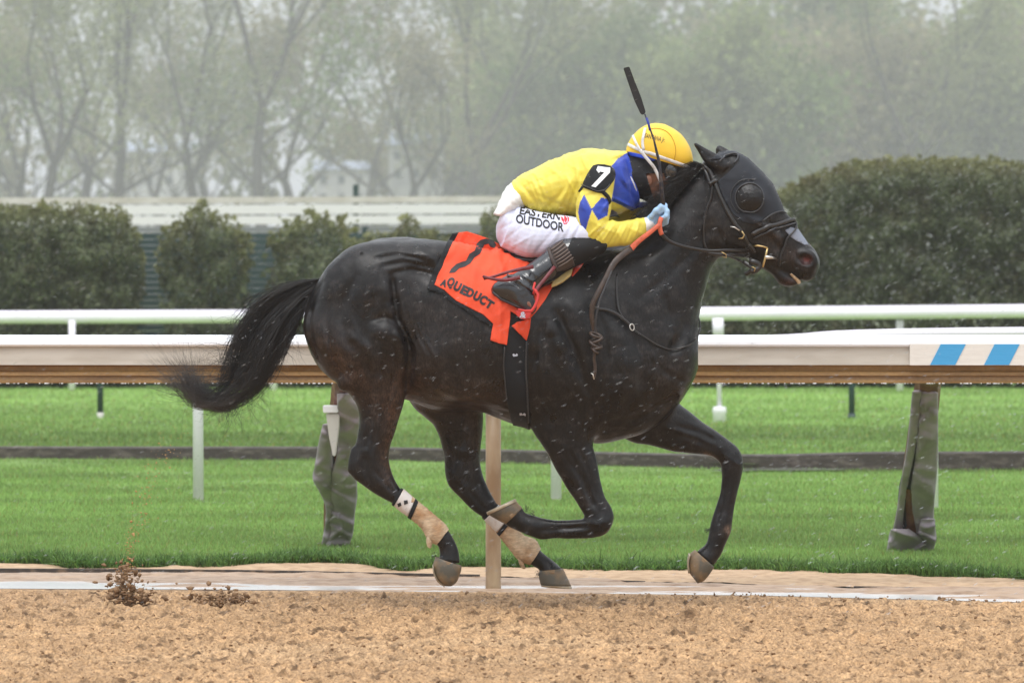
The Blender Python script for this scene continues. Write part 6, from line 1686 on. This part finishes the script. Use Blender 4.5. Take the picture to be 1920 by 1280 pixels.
# --- balaclava, goggles strap
G = Field((.40, -.20, 1.60), (.80, .20, 2.05), .004, band=9); head(G)
G.A -= .0045
X, Y, Z = G.world(); s = FPX / (Y - CAM_Y); PX = X * s + 960; PY = HORIZON - (Z - CAM_Z) * s
face = np.maximum((1209 + (PY - 325) * .17 - PX) / s, 0)     # open in front of this line
face = (PX - (1211 + (PY - 325) * .30)) / s
face2 = np.where(PY < 326, (PX - 1500) / s, face).astype(np.float32)
G.A = np.maximum(G.A, face2.astype(np.float32))
m_bal = mat('black_balaclava', (.006, .006, .008), rough=.65, spec=.3, sheen=.05, bump=((26, .5, .006), (220, .2, .0008)))
bal = link('balaclava', G.mesh('balaclava'), m_bal, person, True)
bv_bal = bvh_of(bal, person)
m_lenses = mat('goggles', (.02, .02, .022), rough=.1, spec=.8, coat=1)
shell('goggles', A((1232,310, 1268,304, .080, 0), (1236,322, 1275,320, .082, 0), (1240,334, 1272,334, .075, 0)), m_lenses, person, n=26, pw=2.6)
m_wstrap = mat('white_strap', (.74, .74, .74), rough=.6, noise=(40, (.45, .42, .40), .5, .75))
strap('chin_strap', [(1196,366), (1190,350), (1184,336), (1181,332)], .010, bv_bal, m_wstrap, person, off=.006, thick=.004)
# --- helmet
hs = A((1174,284, 1290,318, .100, 0), (1175,276, 1298,308, .112, 0), (1179,266, 1299,295, .116, 0), (1187,254, 1293,275, .112, 0), (1199,242, 1279,254, .094, 0), (1213,234, 1262,241, .066, 0), (1227,231, 1246,233, .030, 0))
helmet = shell('helmet', hs, mat('yellow_helmet_cover', (.88, .57, .045), rough=.5, bump=((20, .3, .004), (240, .2, .0006)), var=(8, .06)), person, n=48, mm=7)
bv_hel = bvh_of(helmet)
def hb(pts, w, m_=None, off=.003, nm='helmet_band'): return strap(nm, pts, w, bv_hel, m_ or m_wstrap, helmet, off, .002, step=3)
hb([(1178,271), (1190,277), (1206,284), (1222,288), (1238,294), (1258,301), (1280,309), (1291,313)], .014)
hb([(1210,241), (1207,254), (1205,268), (1207,281)], .013)
hb([(1187,255), (1193,268), (1200,281)], .012)
strap('chin_strap', [(1200,281,-.125), (1210,294,-.122), (1220,306,-.117), (1227,315,-.108), (1234,330,-.098), (1241,345,-.088)], .014, None, m_wstrap, person)
m_seam = mat('helmet_seam', (.55, .30, .02), rough=.6)
hb([(1216,243), (1232,241), (1250,247), (1262,262), (1267,282), (1264,300)], .0025, m_seam, .001, 'helmet_seam')
V1, F1 = text_px('SANTANA Jr.', 12, (1208, 258), (38, 9), (.15, -1), bold=.0, shear=.25)
decal('helmet_lettering', (V1, F1), bv_hel, m_print, helmet, off=.002, step=8)
shell('helmet_lining', A((1175,284, 1262,306, .098, 0), (1178,292, 1246,308, .096, 0)), mat('blue_hood', (.02, .07, .55), rough=.6), person, n=40)
# --- number band on the arm
band_poly = [(1112,311), (1121,308.5), (1133,309), (1144,312), (1151,319), (1153,328), (1150,338), (1140,352), (1131,363), (1119,361), (1104,356), (1092,351), (1095,342), (1103,326)]
ab = decal('arm_band', [band_poly], bv_j, m_blackcloth, person, off=.006, step=4, thick=.005)
strap('band_strap', [(1093,350), (1087,360)], .012, bv_j, m_blackcloth, ab, off=.004, thick=.003)
strap('band_strap', [(1130,360), (1140,370), (1143,380)], .018, bv_j, m_blackcloth, ab, off=.004, thick=.003)
strap('band_piping', [(1094,347), (1106,353), (1120,358), (1131,358), (1141,346)], .004, bv_j, m_rim, ab, off=.013, thick=.003)
bv_ab = bvh_of(ab)
decal('arm_number', [[(1121,312), (1144,315.5), (1143,324), (1117,351.5), (1109,349.5), (1133,323.5), (1125,322), (1123,325), (1118,319)]], bv_ab, mat('white_print', (.85, .85, .85), rough=.6), ab, off=.003, step=5)
# --- whip (held in the near hand)
wy = -.22
whip = empty('whip', P(1240, 390, wy))
tag(whip, 'black riding whip pointing straight up beside the yellow helmet', 'whip')
mb = MB(); mb.tube([P(1246,398,wy+.03), P(1242,370,wy), P(1239,335,wy-.005), P(1236,305,wy-.005), P(1226,262,wy-.01), P(1209,214,wy-.01)], [.009, .009, .0085, .007, .0042, .0035], 10)
rel(mb.build('whip_shaft', mat('whip_shaft_leather', (.012, .013, .022), rough=.4, noise=(40, (.10, .07, .05), .52, .7)), whip, True))
mb = MB(); mb.tube([P(1219,245,wy-.012), P(1216,232,wy-.012), P(1212,221,wy-.012)], .0052, 10); rel(mb.build('whip_collar', mat('blue_tape', (.02, .04, .3), rough=.5), whip, True))
fl = [(1168.5,128), (1180,125), (1190,152), (1202,182), (1211,211), (1206,216), (1201,214), (1189,188), (1178,156)]
n_ = len(fl); mb = MB(); mb.add([P(x, y, wy - .018) for x, y in fl] + [P(x, y, wy - .004) for x, y in fl], [tuple(range(n_)), tuple(range(2 * n_ - 1, n_ - 1, -1))] + [(i, i + n_, (i + 1) % n_ + n_, (i + 1) % n_) for i in range(n_)])
fo = rel(mb.build('whip_popper', mat('whip_popper_foam', (.010, .010, .011), rough=.7, bump=(60, .6, .004)), whip))
bm = bmesh.new(); bm.from_mesh(fo.data); bmesh.ops.recalc_face_normals(bm, faces=bm.faces[:]); bmesh.ops.bevel(bm, geom=bm.edges[:], offset=.003, segments=2, affect='EDGES'); bm.to_mesh(fo.data); bm.free()
print('jockey done', round(time.time() - T0, 1))
